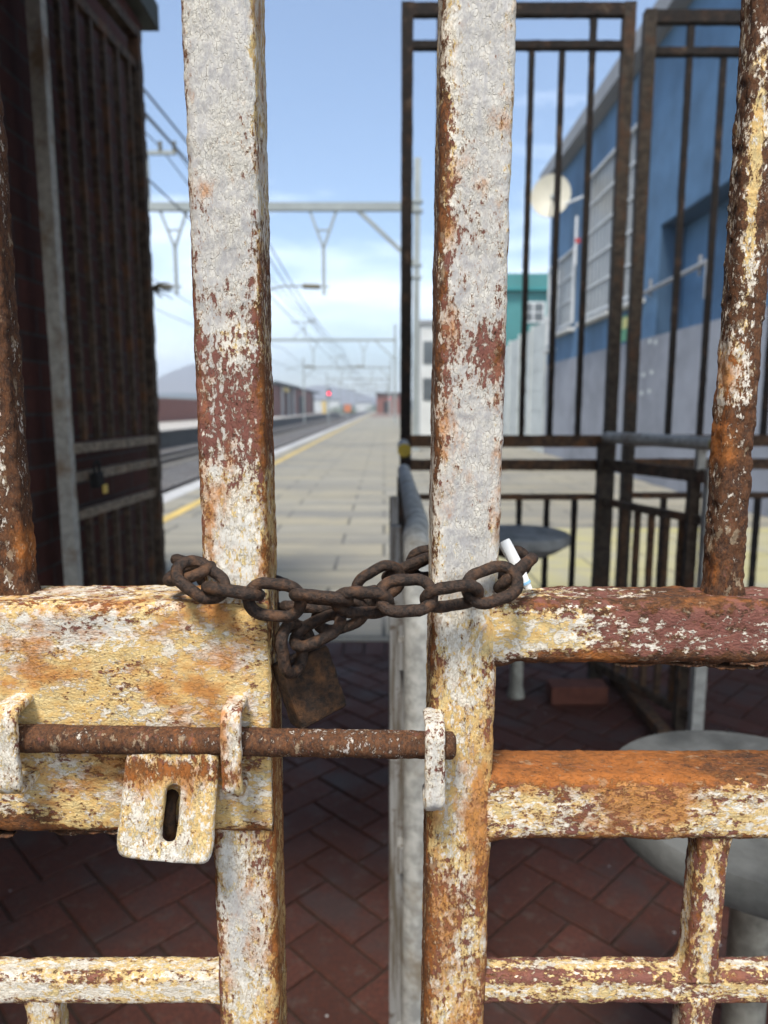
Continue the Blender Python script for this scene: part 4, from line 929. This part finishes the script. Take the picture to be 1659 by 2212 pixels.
# ------------------------------------------------------------------ overhead line: gantries and wires
GY = [21.4, 62, 104, 146, 188, 230, 290]
GH = 7.0
WIRES = [(-3.95, 5.0), (-3.55, 6.35), (-3.75, 6.25), (-8.9, 5.05), (-8.6, 6.3), (-6.35, 8.6), (-5.95, 8.6)]
def gantry():
    o = thing('overhead_gantry', (-5, GY[0], 0), 'x', 'gantry', 'railway gantries over the tracks'); Y = GY[0]
    mm = MB(); mm.box((-11.6, Y - .09, GH - .12), (.86, Y + .09, GH + .10)); mm.obj('beam', M['gantry'], o)
    for x in (.95, -11.6):
        mm = MB(); mm.box((x - .09, Y - .09, -1.1), (x + .09, Y + .09, 8.3)); mm.box((x - .16, Y - .13, GH - .16), (x + .16, Y + .13, GH - .10)); mm.box((x - .16, Y - .13, GH + .1), (x + .16, Y + .13, GH + .16))
        mm.box((x - .14, Y - .12, 5.0), (x + .14, Y + .12, 5.06)); mm.box((x - .14, Y - .12, 5.35), (x + .14, Y + .12, 5.41)); mm.obj('mast', M['gantry'], o)
    mm = MB(); mm.bar((-.75, Y, GH - .1), (.86, Y, 5.45), .11); mm.bar((-9.9, Y, GH - .1), (-11.5, Y, 5.45), .11); mm.obj('brace', M['gantry'], o)
    for xd in (-1.75, -6.05):
        mm = MB(); mm.bar((xd - .38, Y, GH - .12), (xd, Y, 5.85), .07); mm.bar((xd + .38, Y, GH - .12), (xd, Y, 5.85), .07); mm.bar((xd - .19, Y, 6.35), (xd + .19, Y, 6.35), .05); mm.bar((xd, Y, 5.87), (xd, Y, 4.55), .09)
        d = mm.obj('drop_hanger', M['gantry'], o)
        a_ = MB(); a_.tube([(xd + .15, Y, 4.78), (xd - .55, Y, 4.80), (xd - 1.2, Y, 4.80), (xd - 1.9, Y, 4.62), (xd - 2.4, Y, 4.45)], .030, 8); a_.obj('registration_arm', M['gantry'], d)
        b_ = MB(); b_.tube([(xd - .12, Y, 4.78), (xd - .62, Y, 4.80)], .075, 10); b_.obj('insulator', M['insul'], d)
    mm = MB(); mm.bar((-6.75, Y, GH + .1), (-6.75, Y, 8.45), .10); mm.bar((-7.9, Y, 8.45), (-5.9, Y, 8.45), .10); mm.bar((-6.80, Y, 8.0), (-7.8, Y, 7.1), .07); mm.obj('feeder_bracket', M['gantry'], o)
    for x in (-6.35, -5.95):
        mm = MB(); mm.tube([(x, Y, 8.45), (x, Y, 8.75)], .06, 10); mm.obj('insulator', M['insul'], o)
    return o
g0 = gantry()
GL = ['nearest grey steel gantry spanning the tracks with V-shaped hangers', 'second grey gantry down the line, its beam just above the first hanger tips', 'third gantry down the line, small and hazy', 'fourth gantry down the line, over the signals', 'fifth gantry down the line, faint in the haze', 'sixth gantry down the line, very faint', 'farthest gantry before the tracks vanish']
g0['label'] = GL[0]
for i, Y in enumerate(GY[1:]):
    c = g0.copy(); COL.objects.link(c); c.location.y = Y; c['label'] = GL[i + 1]
    for p_ in list(g0.children):
        q = p_.copy(); COL.objects.link(q); q.parent = c; q.matrix_parent_inverse = p_.matrix_parent_inverse.copy()
        for s_ in list(p_.children):
            u = s_.copy(); COL.objects.link(u); u.parent = q; u.matrix_parent_inverse = s_.matrix_parent_inverse.copy()
WL = ['lower contact wire over the near track', 'upper carrier wire over the near track, right one of the pair', 'upper carrier wire over the near track, left one of the pair', 'lower contact wire over the far track', 'upper carrier wire over the far track', 'high feeder wire, left one of the pair on the gantry tops', 'high feeder wire, right one of the pair on the gantry tops']
for lab, (x, z) in zip(WL, WIRES):
    m_ = MB(); pts = []; gy = [-20.6] + GY; low = z < 5.2
    for i in range(len(gy) - 1):
        for k in range(8):
            t = k / 8; sag = 0.0 if low else .55 * 4 * t * (1 - t); pts.append((x + (.15 if (i % 2) ^ (t > .5) else -.15) * (0 if not low else 1) * abs(1 - 2 * t), gy[i] + (gy[i + 1] - gy[i]) * t, z - sag))
    pts.append((x, gy[-1], z)); m_.tube(pts, .017 if low else .02, 6); tag(m_.obj('overhead_wire', M['wire']), lab, 'wire', 'overhead wires')

# ------------------------------------------------------------------ far things along the line
o = thing('brick_wall', (-19, 60, 0), 'long low red brick wall at the back of the far platform', 'wall')
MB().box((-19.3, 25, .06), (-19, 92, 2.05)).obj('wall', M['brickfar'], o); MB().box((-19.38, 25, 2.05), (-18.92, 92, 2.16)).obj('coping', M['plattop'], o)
bs = thing('platform_shelter', (-17, 120, 0), 'red brick shelter with dark openings on the far platform', 'shelter')
for y0, y1 in ((96, 108), (118, 150)):
    m_ = MB(); m_.box((-20, y0, .06), (-15, y1, 4.4)); m_.obj('wall', M['brickfar'], bs)
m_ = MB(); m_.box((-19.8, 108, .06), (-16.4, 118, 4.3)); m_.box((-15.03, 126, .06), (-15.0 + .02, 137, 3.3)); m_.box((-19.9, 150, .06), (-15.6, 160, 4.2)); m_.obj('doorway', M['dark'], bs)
m_ = MB(); m_.box((-20.6, 95, 4.4), (-14.2, 121, 4.75)); m_.box((-20.4, 121, 4.42), (-14.5, 164, 4.65)); m_.obj('roof', M['eave'], bs)
m_ = MB(); m_.box((-14.7, 104.5, 3.6), (-14.6, 111, 4.2)); m_.obj('station_sign', M['ypost'], bs)
for y in (104, 111, 117): m_ = MB(); m_.box((-14.9, y, .06), (-14.6, y + .5, 4.4)); m_.obj('pillar', M['pale'], bs)
tag(MB().box((-12.9, 150, .06), (-12.2, 151, 2.6), .05).bar((-12.9, 150.5, 2.0), (-13.7, 150.5, 2.0), .12).obj('yellow_post', M['ypost']), 'yellow post at the end of the brick shelter', 'post')
def signal(x, y, z, lab):
    o = thing('railway_signal', (x, y, -.9), lab, 'signal', 'red railway signals')
    MB().tube([(x, y, -1.0), (x, y, z - .3)], .07, 10).obj('post', M['gantry'], o)
    MB().box((x - .22, y, z - .45), (x + .22, y + .18, z + .55), .05).obj('head', M['dark'], o)
    MB().tube([(x, y - .10, z), (x, y - .01, z)], .15, 20).obj('lamp', M['lamp'], o)
signal(-5.95 - .95, 90, 3.0, 'red signal lamp beside the tracks, left of the two'); signal(1.15, 130, 2.95, 'red signal lamp above the platform end, right of the two')
o = thing('orange_board', (-4.4, 88, -.9), 'orange board standing low between the tracks', 'board'); MB().box((-4.85, 87, .75), (-4.0, 87.06, 1.65), .02).obj('panel', M['orange'], o); MB().box((-4.47, 87.06, -1.0), (-4.38, 87.14, .9)).obj('post', M['gantry'], o)
o = thing('brick_building', (2, 160, 0), 'small far red brick building at the end of the platform', 'building')
MB().box((-1.6, 155, 0), (4, 170, 4.1)).obj('wall', M['brickfarx'], o); MB().box((-1.9, 154.5, 4.1), (4.3, 170.5, 4.5)).obj('roof', M['eave'], o); MB().box((-.1, 154.9, 0), (.9, 154.98, 2.6)).obj('door', M['dark'], o)
def shrub(x, y, z, r, h, lab, n=700):
    V = []; F = []
    for _ in range(n):
        d = Vector((random.gauss(0, 1), random.gauss(0, 1), random.gauss(0, 1))).normalized() * (random.random() ** .4); c = Vector((x + d.x * r, y + d.y * r * .8, z + h * .5 + d.z * h * .5 * (1 - .3 * abs(d.x))))
        a_ = Vector((random.gauss(0, 1), random.gauss(0, 1), random.gauss(0, 1))).normalized() * .16; b_ = a_.orthogonal().normalized() * .09; k = len(V); V += [c - a_, c + b_, c + a_, c - b_]; F.append((k, k + 1, k + 2, k + 3))
    o = thing('shrub', (x, y, z), lab, 'shrub', 'shrubs along the tracks'); me = mesh_np(V, F, False); link('foliage', me, M['leaf'], o)
    MB().tube([(x, y, z), (x + .1, y, z + h * .5)], [.06, .03], 6).obj('stem', M['insul'], o)
shrub(-14, 205, -1.0, 2.6, 2.2, 'green shrub at the end of the far platform'); shrub(-10.5, 215, -1.0, 2.2, 2.0, 'low shrub right of the orange board'); shrub(-3.5, 300, -1.1, 5, 3.4, 'wide dark shrub where the tracks vanish', 1200); shrub(-16, 300, -1.1, 6, 4.0, 'tall far shrub behind the platform end', 1200)
# far town block and hills
for k, (x, y, w, h, lab) in enumerate(((-34, 420, 16, 6.5, 'long pale far house left of the tracks'), (-12, 430, 10, 5.0, 'small pale far house left of the vanishing point'), (4, 440, 12, 7.5, 'taller pale far house right of the vanishing point'))):
    o = thing('far_house', (x, y, -1), lab, 'house', 'pale far houses'); MB().box((x - w / 2, y, -1.1), (x + w / 2, y + 8, h - 1.2)).obj('wall', M['pale'], o); MB().box((x - w / 2 - .3, y - .3, h - 1.2), (x + w / 2 + .3, y + 8.3, h - .6)).obj('roof', M['eave'], o)
def ridge(name, x0, x1, Y, depth, hf, mat, n=160, m=14, seed=0):
    X = np.linspace(x0, x1, n); V = []; F = []
    for j in range(m):
        t = j / (m - 1); prof = math.sin(math.pi * t) ** .8
        p = np.stack([X, np.full(n, seed + t * depth), np.zeros(n)], 1); hh = np.maximum(0, hf(X)) * prof * (1 + .22 * fbm(p, 110, 4, .5)) - 2
        V += [(X[i], Y + depth * t, hh[i]) for i in range(n)]
    F = [(j * n + i, j * n + i + 1, (j + 1) * n + i + 1, (j + 1) * n + i) for j in range(m - 1) for i in range(n - 1)]
    return struct(link(name, mesh_np(V, F, True), mat))
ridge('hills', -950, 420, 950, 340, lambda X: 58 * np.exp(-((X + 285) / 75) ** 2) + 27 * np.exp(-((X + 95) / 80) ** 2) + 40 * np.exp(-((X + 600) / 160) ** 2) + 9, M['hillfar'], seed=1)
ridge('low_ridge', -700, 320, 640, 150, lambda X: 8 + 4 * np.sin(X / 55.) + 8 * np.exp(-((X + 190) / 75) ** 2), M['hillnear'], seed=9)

# ------------------------------------------------------------------ haze
hz = MB().box((-1700, -30, -3.2), (1200, 2400, 190)).obj('haze', None) if False else None
def haze():
    me = MB().box((-1100, -30, -3.5), (600, 1400, 82)).mesh(); o = bpy.data.objects.new('haze', me); COL.objects.link(o); struct(o, 'stuff')
    m = bpy.data.materials.new('haze'); m.use_nodes = True; t = m.node_tree; t.nodes.clear(); out = t.nodes.new('ShaderNodeOutputMaterial'); v = t.nodes.new('ShaderNodeVolumePrincipled')
    v.inputs['Color'].default_value = (.86, .93, 1.0, 1); v.inputs['Density'].default_value = .0012; v.inputs['Anisotropy'].default_value = .25
    t.links.new(v.outputs[0], out.inputs['Volume']); me.materials.append(m)
haze()
